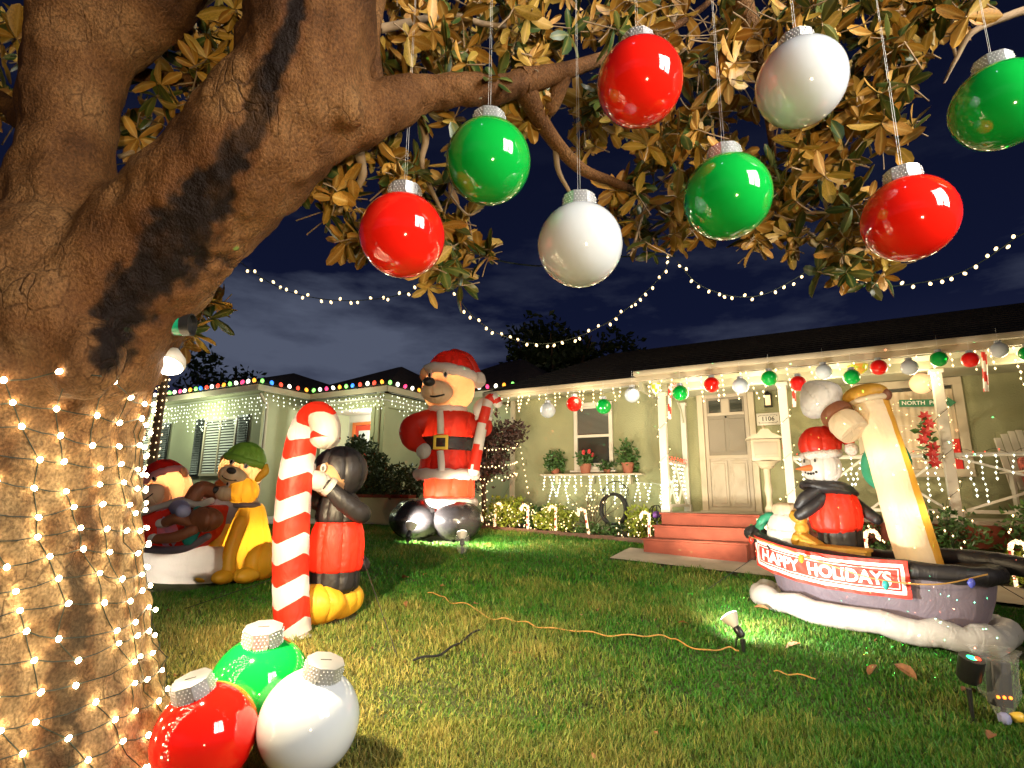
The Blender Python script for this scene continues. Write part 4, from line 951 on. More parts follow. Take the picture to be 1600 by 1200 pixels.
swirl('round green and gold swirled ornament hanging behind the green porch ball', 1340, 571, 1.5, [(.01, -.14), (.06, -.12), (.11, -.07), (.135, 0), (.11, .07), (.06, .12), (.03, .135)], M['balllime'], M['ballgold'], (.5, .4, 0), .13)
def hook_pts(h, w, r0, n=8):                                          # a candy cane outline: shaft then hook to +x
    return [(0, 0, 0, r0), (0, 0, (h - w / 2) * .5, r0), (0, 0, h - w / 2, r0)] + [(w / 2 - w / 2 * math.cos(a), 0, h - w / 2 + w / 2 * math.sin(a), r0) for a in [pi * k / n for k in range(1, n + 1)]] + [(w, 0, h - w / 2 - w * .25, r0)]
def striped_cane(label, loc, h, w, r, rot, group):
    t = thing('candy_cane_decoration', label, 'candy cane', loc, rot=rot, group=group); b = MB(); n = 12; q = smooth(hook_pts(h, w, r), 6); b.tube(q, n)
    b.mi = [1 if ((i % n) * 1.0 / n * 6 + (i // n)) % 6 < 3 else 0 for i in range(len(b.f))]; b.build('stick', [M['canewhite'], M['canered']], t); return t
for px, py, v, lab in ((1046, 655, 1.45, 'beside the first porch post'), (1241, 636, 1.3, 'behind the red ball by the second post'), (1541, 612, 1.6, 'right of the picture window')):
    u, _, z = HP(px, py, v); striped_cane('red and white plastic candy cane hanging ' + lab, H(u, v, z), .56, .13, .027, (R(3), R(4), HROT), 'plastic candy canes hanging on the porch')
# North Pole sign
u, _, z = HP(1445, 637, .16); t = thing('arrow_sign', 'green arrow sign reading NORTH POLE hung in the picture window', 'sign', H(2.80, .13, 2.72), rot=(0, R(3), HROT))
b = MB(); b.prism([(-.34, -.055), (.25, -.055), (.25, -.085), (.35, .0), (.25, .085), (.25, .055), (-.34, .055)], -.01, .01); b.build('board', M['signgreen'], t, False)
for wd, ox in (('NORTH', -.165), ('POLE', .125)):
    vs, fs = text_verts(wd, .083, .0012); b = MB(); b.add([(v.x + ox, -.0125 - v.z, v.y) for v in vs], fs); b.build('lettering', M['print'], t, False)
t = thing('paper_lantern', 'round cream paper lantern behind the third porch post', 'lantern', H(2.72, .5, 2.96)); b = MB(); b.ball((0, 0, 0), .15, 20, 14); b.build('shade', glow('paper_shade', (1, .68, .38), .35), t); MB().tube([(0, 0, .15, .003), (0, 0, .2, .003)], 4).build('cord', M['string'], t)
# lights behind the picture window's sheer
root = thing('window_lights', 'mini lights scattered over the picture window and its sheer curtain', 'string lights', H(2.0, .06, 1.8), HROT); b = MB(); pts = []
for i in range(110): pts.append((random.uniform(.02, 1.1), -.03, random.uniform(.05, 1.0) * (1 if random.random() < .6 else .7)))
bulbs(b, pts, .008); b.build('bulb', M['bulb'], root, kind='stuff'); b = MB(); b.tube([(*p_, .0015) for p_ in sorted(pts, key=lambda q: (round(q[2] * 6), q[0]))], 3); b.build('wire', M['string'], root)
# climbing red poinsettia on the third post
t = thing('poinsettia_garland', 'garland of red flowers and ribbon hanging down the third porch post', 'garland', H(2.58, 1.38, 1.74), HROT); b = MB()
foliage(b, (0, -.02, .3), (.07, .07, .36), 60, .10); b.build('foliage', M['green_leaf'], t, kind='stuff')
for i in range(7):
    b = MB(); c = Vector((random.uniform(-.06, .06), -.08, .02 + i * .10))
    for k in range(6): a = k * pi / 3; d = Vector((math.cos(a), -.3, math.sin(a))); s = Vector((-math.sin(a), 0, math.cos(a))); b.poly([c, c + d * .04 + s * .022, c + d * .08, c + d * .04 - s * .022])
    b.build('flower', M['petal'], t, False)

# ------------------------------------------------------------------ plants and things along the bed
def potted(label, loc, pot_r, pot_h, rad, n, size, leaf='green_leaf', flowers=0, pot='terracotta', trail=0, group='potted plants on the shelf'):
    t = thing('potted_plant', label, 'potted plant', loc, random.random(), group); b = MB()
    b.lathe([(pot_r * .68, 0), (pot_r * .95, pot_h * .85), (pot_r * 1.06, pot_h * .86), (pot_r * 1.06, pot_h), (pot_r * .9, pot_h), (pot_r * .88, pot_h * .9)], 16); b.build('pot', M[pot], t)
    b = MB(); foliage(b, (0, 0, pot_h + rad[2] * .55), rad, n, size); 
    if trail: foliage(b, (pot_r * 1.1, -pot_r * .6, pot_h * .3), (.09, .07, pot_h * .9), trail, size)
    b.build('foliage', M[leaf], t, kind='stuff')
    b = MB()
    for i in range(9): a = random.random() * 6.3; b.tube([(0, 0, pot_h * .8, .006), (.6 * rad[0] * math.cos(a), .6 * rad[1] * math.sin(a), pot_h + rad[2] * random.uniform(.5, 1.1), .003)], 4)
    b.build('stem', M['stem'], t, kind='stuff')
    for i in range(flowers):
        a = random.random() * 6.3; c = Vector((rad[0] * .8 * math.cos(a), -abs(rad[1] * .7 * math.sin(a)), pot_h + rad[2] * random.uniform(.7, 1.5))); b = MB()
        for k in range(5): d = Vector((math.cos(k * 1.257), -.3, math.sin(k * 1.257))) * .03; b.ball(c + d, .022, 6, 4)
        b.build('flower', M['petal'], t)
potted('bushy fern in a low pot on the left end of the plant shelf', H(-3.38, .16, 1.718), .10, .12, (.27, .2, .22), 420, .09)
potted('geranium with red flowers in a terracotta pot under the sash window', H(-2.72, .16, 1.718), .125, .19, (.26, .16, .16), 260, .075, flowers=4)
potted('tall leafy plant in a terracotta pot on the right end of the plant shelf', H(-1.86, .16, 1.718), .12, .2, (.26, .18, .26), 360, .085, trail=60)
potted('low trailing plant on the middle of the plant shelf', H(-2.28, .14, 1.718), .07, .08, (.20, .12, .10), 170, .07)
def bush(label, loc, rad, n, size, leaf, name='bush', cat='bush', group=None, stems=7, mats=None):
    t = thing(name, label, cat, loc, random.random() * 6, group); b = MB(); foliage(b, (0, 0, rad[2] * .95), rad, n, size, mats=1); b.build('foliage', M[leaf], t, kind='stuff')
    b = MB()
    for i in range(stems): a = 6.283 * i / stems; b.tube(smooth([(.03 * math.cos(a), .03 * math.sin(a), -.03, .014), (rad[0] * .3 * math.cos(a), rad[1] * .3 * math.sin(a), rad[2] * .6, .010), (rad[0] * .6 * math.cos(a + .3), rad[1] * .6 * math.sin(a + .3), rad[2] * 1.3, .004)], 3), 5)
    b.build('stem', M['stem'], t, kind='stuff'); return t
def bed(u, v): p = H(u, v, 0); return onlawn(p.x, p.y)
bush('yellow green shrub full of lights at the left end of the flower bed', bed(-4.0, .95), (.55, .42, .30), 1500, .075, 'lime_leaf', group='shrubs in the flower bed')
bush('yellow green shrub behind the second light cane', bed(-2.95, 1.0), (.50, .38, .25), 1300, .075, 'lime_leaf', group='shrubs in the flower bed')
bush('dark green shrub between the two yellow green shrubs', bed(-3.5, .7), (.38, .32, .24), 650, .08, 'green_leaf', group='shrubs in the flower bed')
bush('green shrub beside the red steps', bed(-1.35, .95), (.34, .34, .28), 700, .08, 'lime_leaf', group='shrubs in the flower bed')
bush('low green ground cover in front of the hose reel', bed(-2.1, 1.15), (.45, .22, .13), 520, .07, 'green_leaf', group='shrubs in the flower bed')
t = thing('broad_leaf_plant', 'broad leaved plant beside the hose reel', 'plant', bed(-1.62, .9), 0)
for k in range(7):
    LTb, FTb = leaf_faces(.38, .17, .5, .3); a = k * .9; b = MB(); q = RZ(math.degrees(a)) @ RY(-45 + 8 * (k % 3)); b.add([q @ Vector(v) + Vector((0, 0, .12)) for v in LTb], FTb); b.build('leaf', M['green_leaf'], t)
MB().tube([(0, 0, 0, .03), (0, 0, .16, .02)], 8).build('stem', M['green_leaf'], t)
# lights in the shrubs
root = thing('bush_lights', 'mini lights scattered through the flower bed shrubs', 'string lights', bed(-3.5, 1.2), 0); o = Vector(root.location); pts = []
for i in range(190):
    u = random.uniform(-4.4, -2.5) if random.random() < .8 else random.uniform(-1.7, -1.1); v = random.uniform(.9, 1.45); p = H(u, v, 0); h = random.uniform(.05, .55 - .25 * (v - .9)) ; pts.append(Vector((p.x, p.y, ground(p.x, p.y) + h)) - o)
b = MB(); bulbs(b, pts, .011); b.build('bulb', M['bulb'], root, kind='stuff'); pts.sort(key=lambda q: q.x); b = MB(); b.tube([(*q, .002) for q in pts], 3); b.build('wire', M['wiregreen'], root)
# bare lit twig shrub
t = thing('bare_shrub', 'bare twiggy shrub dotted with lights left of the hose reel', 'shrub', bed(-2.45, .75), 0); b = MB(); bl = []
for i in range(13):
    a = random.random() * 6.28; q = Vector((0, 0, 0)); p_ = [(0, 0, 0, .012)]; d = Vector((.35 * math.cos(a), .35 * math.sin(a), 1))
    for k in range(5): d += Vector((random.gauss(0, .3), random.gauss(0, .3), 0)); q = q + d.normalized() * .17; p_.append((*q, .009 - .0015 * k)); bl += [q + Vector((random.gauss(0, .03), random.gauss(0, .03), random.gauss(0, .03)))] * (1 if k > 1 else 0)
    b.tube(p_, 5)
b.build('stem', M['stem'], t); b = MB(); bulbs(b, bl, .012); b.build('bulb', M['bulb'], t, kind='stuff')
# hose reel
t = thing('hose_reel', 'black garden hose coiled on a scrolled iron reel against the wall', 'hose reel', bed(-1.98, .5), HROT); b = MB()
for k in range(7):
    r0 = .235 + .016 * math.sin(k * 2.1); b.tube([(r0 * math.cos(a), -.1 - .025 * k + .02 * math.sin(a * 2 + k), .44 + r0 * 1.15 * math.sin(a), .014) for a in [2 * pi * j / 28 for j in range(29)]], 7, False)
b.tube(smooth([(.2, -.18, .22, .013), (.1, -.2, .1, .013), (-.1, -.25, .03, .013), (-.3, -.3, .02, .013), (-.36, -.2, .02, .013)], 5), 7); b.build('hose', M['rubber'], t)
b = MB()
for k in range(5): a = pi * (k + .5) / 5; b.tube(smooth([(.16 * math.cos(a), -.06, .62 + .1 * math.sin(a), .007), (.26 * math.cos(a), -.06, .74 + .16 * math.sin(a), .007), (.20 * math.cos(a + .3), -.06, .78 + .18 * math.sin(a + .3), .007)], 5), 5)
b.tube([(.24 * math.cos(a), -.06, .68 + .26 * math.sin(a), .008) for a in [pi * j / 14 for j in range(15)]], 5); b.tube([(-.2, -.06, 0, .009), (-.2, -.06, .7, .009)], 5); b.tube([(.2, -.06, 0, .009), (.2, -.06, .7, .009)], 5); b.build('reel_frame', M['iron'], t)
# wreath lantern by the steps
t = thing('wire_basket', 'round wire basket ornament with purple ribbon next to the lit post foot', 'ornament', bed(-1.05, 1.25) + Vector((0, 0, .35)), HROT); b = MB()
for k in range(5): a = pi * k / 5; b.tube([(.13 * math.cos(q) * math.cos(a), .13 * math.cos(q) * math.sin(a), .13 + .13 * math.sin(q), .005) for q in [2 * pi * j / 20 for j in range(21)]], 4)
b.tube([(0, 0, -.36, .012), (0, 0, .02, .012)], 6); b.build('basket', M['iron'], t); b = MB(); b.ball((0, -.03, .11), (.07, .05, .06), 10, 8, lump=.3); b.build('ribbon', mat('purple_ribbon', (.10, .03, .22), .5), t)

# lit candy canes along the bed and walk
CANES = [(794, 822, -4.05, 1.36, 'first lit cane, in front of the far left shrub', 1), (855, 826, -3.35, 1.38, 'second lit cane, between the yellow green shrubs', -1), (904, 830, -2.80, 1.38, 'third lit cane, right of the second shrub', -1), (960, 836, -2.17, 1.38, 'leaning lit cane in front of the hose reel', -1), (1031, 842, -1.14, 1.42, 'lit cane at the left edge of the red steps', -1)]
cane = None
def light_cane(label, loc, rot):
    t = thing('light_cane', label, 'candy cane light', loc, rot=rot, group='lit candy canes beside the flower bed'); q = smooth(hook_pts(.50, .135, .021), 5)
    b = MB(); b.tube(q, 8); b.mi = [1 if ((i % 8) + (i // 8) * 3) % 9 < 2 else 0 for i in range(len(b.f))]; b.build('tube', [glow('frosted_cane_tube', (1, .70, .44), .9), M['canered']], t)
    b = MB(); pts = []
    for i in range(len(q) - 1):
        for k in range(2): a = random.random() * 6.28; c = Vector(q[i][:3]).lerp(Vector(q[i + 1][:3]), random.random()); pts.append(c + Vector((math.cos(a) * .02, math.sin(a) * .02 - .008, random.gauss(0, .01))))
    bulbs(b, pts, .0085); b.build('bulb', M['bulb'], t, kind='stuff'); b = MB(); b.tube([(0, 0, -.1, .006), (0, 0, .02, .006)], 5); b.build('stake', M['iron'], t); return t
for px, py, u, v, lab, s in CANES:
    rz = HROT if s > 0 else HROT + pi; lean = R(9) if 'leaning' in lab else R(random.uniform(-2, 2)); loc = bed(u, v)
    if 'first' in lab: loc = bed(u, v)
    cane = light_cane(lab, loc, (0, lean, rz)) if cane is None else copy_thing(cane, lab, loc, (0, lean, rz))
for u, v, lab, rz in ((.50, 2.02, 'lit cane at the right edge of the red steps', 0), (1.75, 1.9, 'lit cane between the snowman and the smokestack', 0), (2.35, 1.9, 'lit cane seen against the smokestack', pi), (3.12, 1.93, 'lit cane by the picture edge behind the boat stern', 0)):
    p = H(u, v, 0); copy_thing(cane, lab, onlawn(p.x, p.y), (0, 0, HROT + rz))
# rose bushes before the right-hand porch
bush('leafy rose bush with lights in front of the porch railing at the picture edge', bed(3.6, 1.75), (.62, .30, .50), 1300, .085, 'green_leaf', 'rose_bush', group='rose bushes before the porch')
bush('leafy rose bush growing behind the smokestack', bed(2.5, 1.75), (.5, .28, .42), 850, .085, 'green_leaf', 'rose_bush', group='rose bushes before the porch')
bush('yellow green low bush at the foot of the rose bushes', bed(3.3, 1.9), (.7, .22, .20), 1000, .07, 'lime_leaf', 'rose_bush', group='rose bushes before the porch')
bush('small bush with red lights at the foot of the letter box', bed(.75, 1.85), (.34, .26, .30), 560, .075, 'green_leaf', 'rose_bush', group='rose bushes before the porch')
bush('bush behind the snowman in the boat', bed(1.6, 1.7), (.42, .26, .30), 560, .075, 'green_leaf', 'rose_bush', group='rose bushes before the porch')
root = thing('rose_bush_lights', 'mini lights strewn through the rose bushes by the porch', 'string lights', bed(2.8, 1.9), 0); o = Vector(root.location); pts = []
for i in range(90): u = random.uniform(.5, 4.3); p = H(u, random.uniform(1.85, 2.05), 0); pts.append(Vector((p.x, p.y, ground(p.x, p.y) + random.uniform(.08, .85))) - o)
b = MB(); bulbs(b, pts, .013); b.build('bulb', M['bulb'], root, kind='stuff'); pts.sort(key=lambda q: q.x); b = MB(); b.tube([(*q, .002) for q in pts], 3); b.build('wire', M['wiregreen'], root)
# garden chair on the porch
t = thing('adirondack_chair', 'cream slatted garden chair with a red patterned cushion on the porch', 'chair', H(3.92, .62, FZ), rot=(0, 0, HROT + R(14)))
for k in range(7): x = -.27 + .09 * k; h = .72 + .14 * math.cos((k - 3) * .45); MB().box((x, .30 + .12, .38 + h / 2), (.078, .022, h), RX(-16), .006).build('back_slat', M['whitetrim'], t, False)
for k in range(5): MB().box((0, -.22 + .1 * k, .42 - .02 * k), (.56, .085, .022), None, .006).build('seat_slat', M['whitetrim'], t, False)
for s in (-1, 1):
    MB().box((s * .35, -.02, .62), (.13, .66, .026), None, .008).build('arm', M['whitetrim'], t, False); MB().box((s * .31, -.27, .305), (.03, .10, .61), None, .006).build('leg', M['whitetrim'], t, False); MB().box((s * .31, .24, .305), (.03, .09, .61), None, .006).build('leg', M['whitetrim'], t, False)
MB().box((0, .17, .62), (.46, .13, .42), RX(-14), .05).build('cushion', M['cushion'], t)
# porch and yard light
for u in (-3.9, -2.6, -1.5): lamp('icicle_glow', 'POINT', H(u, .75, 3.12), 13, (1, .82, .52), size=.15)
for u in (-.3, .6, 1.6, 2.6, 3.6): lamp('icicle_glow', 'POINT', H(u, 1.45, 2.86), 12, (1, .80, .48), size=.15)
for u in (-3.2, -2.2): lamp('shelf_glow', 'POINT', H(u, .42, 1.42), 5.5, (.86, 1, .74), size=.08)
lamp('shelf_glow', 'POINT', H(-1.3, .4, 1.35), 4, (.86, 1, .74), size=.08)
lamp('bed_glow', 'POINT', H(-3.5, 1.6, .95), 13, WARM, size=.15); lamp('bed_glow', 'POINT', H(3.2, 2.15, 1.25), 9, WARM, size=.15); lamp('rail_glow', 'POINT', H(-.7, 1.5, 1.5), 5, (1, .6, .4), size=.1)

# ================================================================== plum tree with lights
p = H(-4.55, 1.0, 0); base = onlawn(p.x, p.y)
t = thing('plum_tree', 'small dark purple leaved tree wrapped in lights by the house corner', 'tree', base)
b = MB(); b.tube(smooth([(0, 0, -.05, .06), (.02, 0, .35, .05), (.0, 0, .7, .045), (.02, 0, 1.0, .04)], 4), 8)
for k in range(9): a = k * .7; b.tube(smooth([(.01, 0, .75, .022), (.25 * math.cos(a), .25 * math.sin(a), 1.25, .016), (.5 * math.cos(a), .5 * math.sin(a), 1.9, .006)], 4), 6)
b.build('trunk', M['stem'], t); b = MB(); foliage(b, (0, 0, 1.45), (.62, .6, .72), 2300, .10); foliage(b, (.55, -.1, 1.85), (.30, .25, .25), 330, .10); b.build('crown', M['plum_leaf'], t, kind='stuff')
root = thing('tree_string_lights', 'warm lights looped through the purple leaved tree and down its trunk', 'string lights', base, 0); pts = []
for z0, sag in ((1.62, .15), (1.30, .16), (1.05, .14)):
    for i in range(24): x = i / 23; a = -2.6 + 2.5 * x; pts.append(Vector((.66 * math.cos(a), .62 * math.sin(a), z0 - sag * math.sin(pi * x) + random.gauss(0, .02))))
for i in range(30): a = i * 1.1; pts.append(Vector((.07 * math.cos(a), .07 * math.sin(a), .05 + .028 * i)))
for i in range(9): pts.append(Vector((.72 + .02 * i, -.25, 1.55 - .11 * i)))
b = MB(); bulbs(b, pts, .014); b.build('bulb', M['bulb'], root, kind='stuff'); b = MB(); b.tube([(*q, .002) for q in pts], 3); b.build('wire', M['wiregreen'], root)

# ================================================================== the neighbour's house
K = Vector((-6.1, 13.0, .0)); nb_ = thing('neighbour_house', 'pale green hip roofed house with coloured roof lights and a red door', 'house', K, HROT)
E0 = 3.80; B0 = .55
def NP(x, y, z): return Vector((x, y, z))                             # its own frame: along the front, back, up
part('wall', M['stucco2'], nb_, lambda b: b.box((-4.5, 3.2, (E0 + B0) / 2), (8.7, 6.0, E0 - B0)))            # left wing: front at y=.2
part('wall', M['stucco2'], nb_, lambda b: b.box((-.0, 4.6, (E0 + B0) / 2 - .002), (2.2, 3.0, E0 - B0)))
part('wall', M['stucco2'], nb_, lambda b: b.box((3.6, 5.35, (E0 + B0) / 2), (5.0, 4.5, E0 - B0)))
part('porch_wall', M['whitetrim'], nb_, lambda b: b.box((.75, 3.06, 2.1), (2.0, .06, 3.2)))
part('porch_side_wall', M['stucco2'], nb_, lambda b: b.box((2.55, 2.25, 2.1), (.1, 1.8, 3.2)))
part('porch_ceiling', M['whitetrim'], nb_, lambda b: b.box((1.3, 2.1, 3.50), (2.9, 2.0, .03)))
def hip(b, x0, x1, y0, y1, z0, z1, ins):
    xm0, xm1, ym = x0 + ins, x1 - ins, (y0 + y1) / 2
    if xm0 > xm1: xm0 = xm1 = (x0 + x1) / 2
    v = [NP(x0, y0, z0), NP(x1, y0, z0), NP(x1, y1, z0), NP(x0, y1, z0), NP(xm0, ym, z1), NP(xm1, ym, z1)]; b.add(v, [(0, 1, 5, 4), (1, 2, 5), (2, 3, 4, 5), (3, 0, 4), (3, 2, 1, 0)])
part('roof', M['roof2'], nb_, lambda b: hip(b, -9.2, .30, -.30, 6.7, E0, 5.1, 3.3))
part('roof', M['roof2'], nb_, lambda b: hip(b, -1.0, 2.95, 1.22, 6.4, E0 + .01, 5.0, 1.9))
part('roof', M['roof2'], nb_, lambda b: hip(b, 1.5, 6.5, 2.85, 8.0, E0 + .02, 5.2, 2.2))
def fasc(a, c, h=.14): d = Vector(c) - Vector(a); part('fascia', M['trim'], nb_, lambda b: b.box((Vector(a) + Vector(c)) / 2 + Vector((0, 0, -h / 2)), (d.length, .035, h), RZ(math.degrees(math.atan2(d.y, d.x))), .004))
EV = [(-9.2, -.30, E0), (.30, -.30, E0), (.30, 1.22, E0), (2.95, 1.22, E0), (2.95, 2.85, E0), (6.3, 2.85, E0)]
for a, c in zip(EV, EV[1:]): fasc(a, c)
part('porch_beam', M['stucco2'], nb_, lambda b: (b.box((1.45, 1.42, 3.50), (2.5, .1, .32)), b.box((2.66, 2.2, 3.50), (.1, 1.6, .32))))
for x, y in ((.60, 1.42), (2.40, 1.42), (2.68, 1.46)): part('porch_post', M['stucco2'], nb_, lambda b: b.box((x, y, 2.05), (.12, .12, 2.6), None, .01))
part('downspout', M['trim'], nb_, lambda b: (b.tube(smooth([(.26, -.2, E0 - .2, .04), (.24, -.05, E0 - .38, .04), (.12, .12, E0 - .5, .04), (.10, .14, 2.0, .04), (.10, .14, .8, .04)], 4), 8)))
def shuttered(xa, xb, z0, z1, y, dirx=True, label=None):
    w_ = part('window', M['glass'], nb_, lambda b: b.box(((xa + xb) / 2, y - .01, (z0 + z1) / 2), (xb - xa, .03, z1 - z0)))
    part('frame', M['trim'], w_, lambda b: (b.box(((xa + xb) / 2, y - .03, z1 + .03), (xb - xa + .12, .06, .06)), b.box(((xa + xb) / 2, y - .03, z0 - .03), (xb - xa + .12, .08, .06)), b.box((xa - .03, y - .03, (z0 + z1) / 2), (.06, .06, z1 - z0)), b.box((xb + .03, y - .03, (z0 + z1) / 2), (.06, .06, z1 - z0)), b.box(((xa + xb) / 2, y - .03, (z0 + z1) / 2), (.05, .05, z1 - z0))))
    def bl(b):
        z = z0 + .03
        while z < z1: b.box(((xa + xb) / 2, y - .035, z), (xb - xa - .04, .006, .05), RX(-28)); z += .07
    part('blind', M['blind'], w_, bl, kind='stuff')
    for x in (xa - .30, xb + .30):
        s = part('shutter', M['shutter'], nb_, lambda b: (b.box((x, y - .03, (z0 + z1) / 2), (.40, .03, z1 - z0 + .16))))
        def lv(b):
            z = z0 + .0
            while z < z1: b.box((x, y - .055, z), (.32, .012, .05), RX(-30)); z += .062
        part('louvre', M['shutter'], s, lv, kind='stuff')
shuttered(-2.35, -1.10, 1.75, 3.12, .2); shuttered(-5.55, -4.6, 1.75, 3.12, .2); shuttered(3.35, 4.1, 1.7, 3.2, 3.1)
dr = part('red_door', M['reddoor'], nb_, lambda b: b.box((.62, 3.0, 2.15), (.86, .06, 2.06), None, .008)); part('door_glass', mat('etched_glass', (.5, .52, .46), .3), dr, lambda b: b.box((.62, 2.965, 2.72), (.56, .02, .62)))
part('door_frame', M['orange'], dr, lambda b: (b.box((.14, 2.98, 2.15), (.09, .09, 2.1)), b.box((1.10, 2.98, 2.15), (.09, .09, 2.1)), b.box((.62, 2.98, 3.23), (1.05, .09, .08)))); part('door_shelf', M['reddoor'], dr, lambda b: b.box((.62, 2.94, 2.30), (.7, .08, .08)))
t = thing('porch_pendant', 'small dark shaded lamp glowing under the neighbour porch ceiling', 'lamp', K, HROT); b = MB(); b.lathe([(.10, 0), (.03, .09), (.012, .12), (.012, .22)], 16, (1.62, 2.3, 3.26)); b.build('shade', M['iron'], t); b = MB(); b.ball((1.62, 2.3, 3.25), .05, 12, 8); b.build('bulb', M['lampface'], t)
q = (Matrix.Rotation(HROT, 3, 'Z') @ Vector((1.62, 2.25, 3.1))) + K; lamp('porch_pendant_light', 'POINT', q, 120, (.97, 1, .92), size=.1)
# coloured bulbs along the eave
def NW(v): return Matrix.Rotation(HROT, 3, 'Z') @ Vector(v) + K
root = thing('coloured_lights', 'string of large multicoloured bulbs along the neighbour roof edge', 'string lights', K, HROT); mb = MB(); keys = ['bulbred', 'bulborange', 'bulbgreen', 'bulbwhite', 'bulbpink', 'bulbwhite', 'bulborange', 'bulbgreen', 'bulbblue', 'bulbred', 'bulbwhite']; k = 0
path = [Vector(e_) + Vector((0, -.06, .03)) for e_ in EV]; path[2] += Vector((.06, 0, 0)); path[1] += Vector((.06, 0, 0))
mb.tube([(*q, .008) for q in path], 5); mb.build('wire', M['wiregreen'], root)
for a, c in zip(path, path[1:]):
    n = int((c - a).length / .235)
    for i in range(n):
        q = a.lerp(c, (i + .5) / n) + Vector((random.gauss(0, .01), 0, .05)); link('bulb', bulb_mesh(keys[k % 11], .043), root, q, (random.uniform(2.7, 3.5), random.uniform(-.4, .4), 0)); k += 1
def mini(label, a, c, n, drop, seed):
    root = thing('net_icicle_lights', label, 'string lights', NW(a), HROT, 'icicle lights on the neighbour house'); d = Vector(c) - Vector(a); pts = []
    for i in range(n):
        x = (i + .5) / n; m_ = int(drop * random.uniform(.5, 1.2) / .085) + 1
        for j in range(m_): pts.append(d * x + Vector((random.gauss(0, .03), 0, -.08 - .10 * j + random.gauss(0, .012))))
    b = MB(); bulbs(b, pts, .018); b.build('bulb', M['bulbcool'], root, kind='stuff'); b = MB(); b.tube([(0, 0, 0, .006), (*d, .006)], 4); b.build('wire', M['string'], root)
mini('dense curtain of cool white lights on the neighbour front wall', (-8.6, .10, E0 - .14), (-.05, .10, E0 - .14), 60, .55, 1)
mini('short white strands on the neighbour side wall by the downspout', (.28, -.1, E0 - .14), (.28, 1.2, E0 - .14), 8, .25, 2)
mini('white strands along the neighbour porch beam', (.4, 1.30, E0 - .14), (2.8, 1.30, E0 - .14), 24, .30, 3)
mini('white strands round the corner of the neighbour porch', (2.86, 1.4, E0 - .14), (2.86, 2.8, E0 - .14), 9, .4, 4)
lamp('wall_glow', 'POINT', NW((-2.2, -.7, 3.2)), 85, (.86, 1, .70), size=.2); lamp('wall_glow', 'POINT', NW((-5.2, -.7, 3.2)), 80, (.86, 1, .70), size=.2); lamp('wall_glow', 'POINT', NW((2.0, .5, 3.3)), 36, (.92, 1, .66), size=.2); lamp('wall_glow', 'POINT', NW((4.6, 1.6, 2.9)), 50, (.95, 1, .72), size=.2)
# planter, big bush, pots by the neighbour's porch
t = thing('planter_wall', 'low cream planter wall with a brick coping before the neighbour porch', 'planter', NW((3.0, .75, 0)), HROT); b = MB(); b.box((0, 0, .90), (3.1, .9, .62), None, .01); b.build('wall', M['stucco2'], t, False)
for k in range(13): MB().box((-1.44 + .24 * k, -.36, 1.245), (.228, .24, .065), None, .008).build('brick', M['brick'], t, False)
t = bush('large round dark green bush in front of the neighbour porch', NW((2.75, .75, 1.1)), (.95, .55, .72), 3600, .11, 'dark_leaf')
t = bush('low bush spilling over the planter beside the big suited bear', NW((3.9, .7, 1.1)), (.7, .5, .40), 1500, .10, 'dark_leaf')
for x, lab in ((-.9, 'leftmost pot of spiky grass by the candy cane'), (-.45, 'middle pot of spiky grass by the candy cane'), (.0, 'right pot of spiky grass, nearest the candy cane')):
    potted(lab, NW((x, -.75, .78)), .16, .26, (.2, .2, .2), 120, .16, 'green_leaf', group='pots before the neighbour house')
# fence of lights behind the sleigh
t = thing('picket_fence', 'low dark iron garden fence topped with lights behind the sleigh', 'fence', NW((-3.6, -1.0, .75)), HROT)
for k in range(24): MB().box((-1.9 + .165 * k, 0, .55), (.025, .025, 1.1)).build('picket', M['iron'], t, False)
MB().box((0, 0, 1.0), (4.0, .03, .04)).build('rail', M['iron'], t, False); b = MB(); bulbs(b, [(-1.9 + .08 * k, -.03, 1.1 + random.gauss(0, .03)) for k in range(50)], .016); b.build('bulb', M['bulb'], t, kind='stuff')
# ================================================================== trees beyond the roofs
def far_tree(label, loc, h, rad, n, size, leaf='dark_leaf'):
    t = thing('background_tree', label, 'tree', loc, 0, 'trees beyond the roofs'); b = MB(); b.tube(smooth([(0, 0, 0, .22), (.05, 0, h * .4, .16), (0, 0, h * .75, .08)], 4), 8)
    for k in range(7): a = k * .9; b.tube(smooth([(0, 0, h * .4, .09), (rad[0] * .4 * math.cos(a), rad[1] * .4 * math.sin(a), h * .65, .06), (rad[0] * .75 * math.cos(a), rad[1] * .75 * math.sin(a), h * .85, .02)], 4), 6)
    b.build('trunk', M['stem'], t); b = MB()
    for k in range(9): d = Vector((random.gauss(0, .45) * rad[0], random.gauss(0, .45) * rad[1], random.uniform(-.6, .62) * rad[2])); foliage(b, (d.x, d.y, h - rad[2] + d.z), tuple(q * random.uniform(.4, .6) for q in rad), n // 9, size)
    b.build('crown', M[leaf], t, kind='stuff'); return t
p = P(872, 600, 18.5); far_tree('tall dark tree behind the left end of the sage house roof', (p.x, p.y, .6), 7.0, (2.2, 1.7, 2.3), 7500, .26)
p = P(345, 620, 24); far_tree('small leafy tree showing over the neighbour roof', (p.x, p.y, .6), 6.6, (2.2, 1.6, 1.6), 2200, .26)
p = P(1420, 500, 20); far_tree('dark tree hidden behind the sage house ridge', (p.x, p.y, .6), 5.0, (1.5, 1.5, 1.3), 900, .26)
p = P(255, 600, 10.5); base = onlawn(p.x, p.y)
t = thing('lit_palm_trunk', 'slim tree trunk densely wrapped in white lights behind the sleigh', 'tree', base); b = MB(); b.tube([(0, 0, 0, .09), (0, 0, 2.9, .075), (.02, 0, 3.9, .06)], 10); b.build('trunk', M['stem'], t)
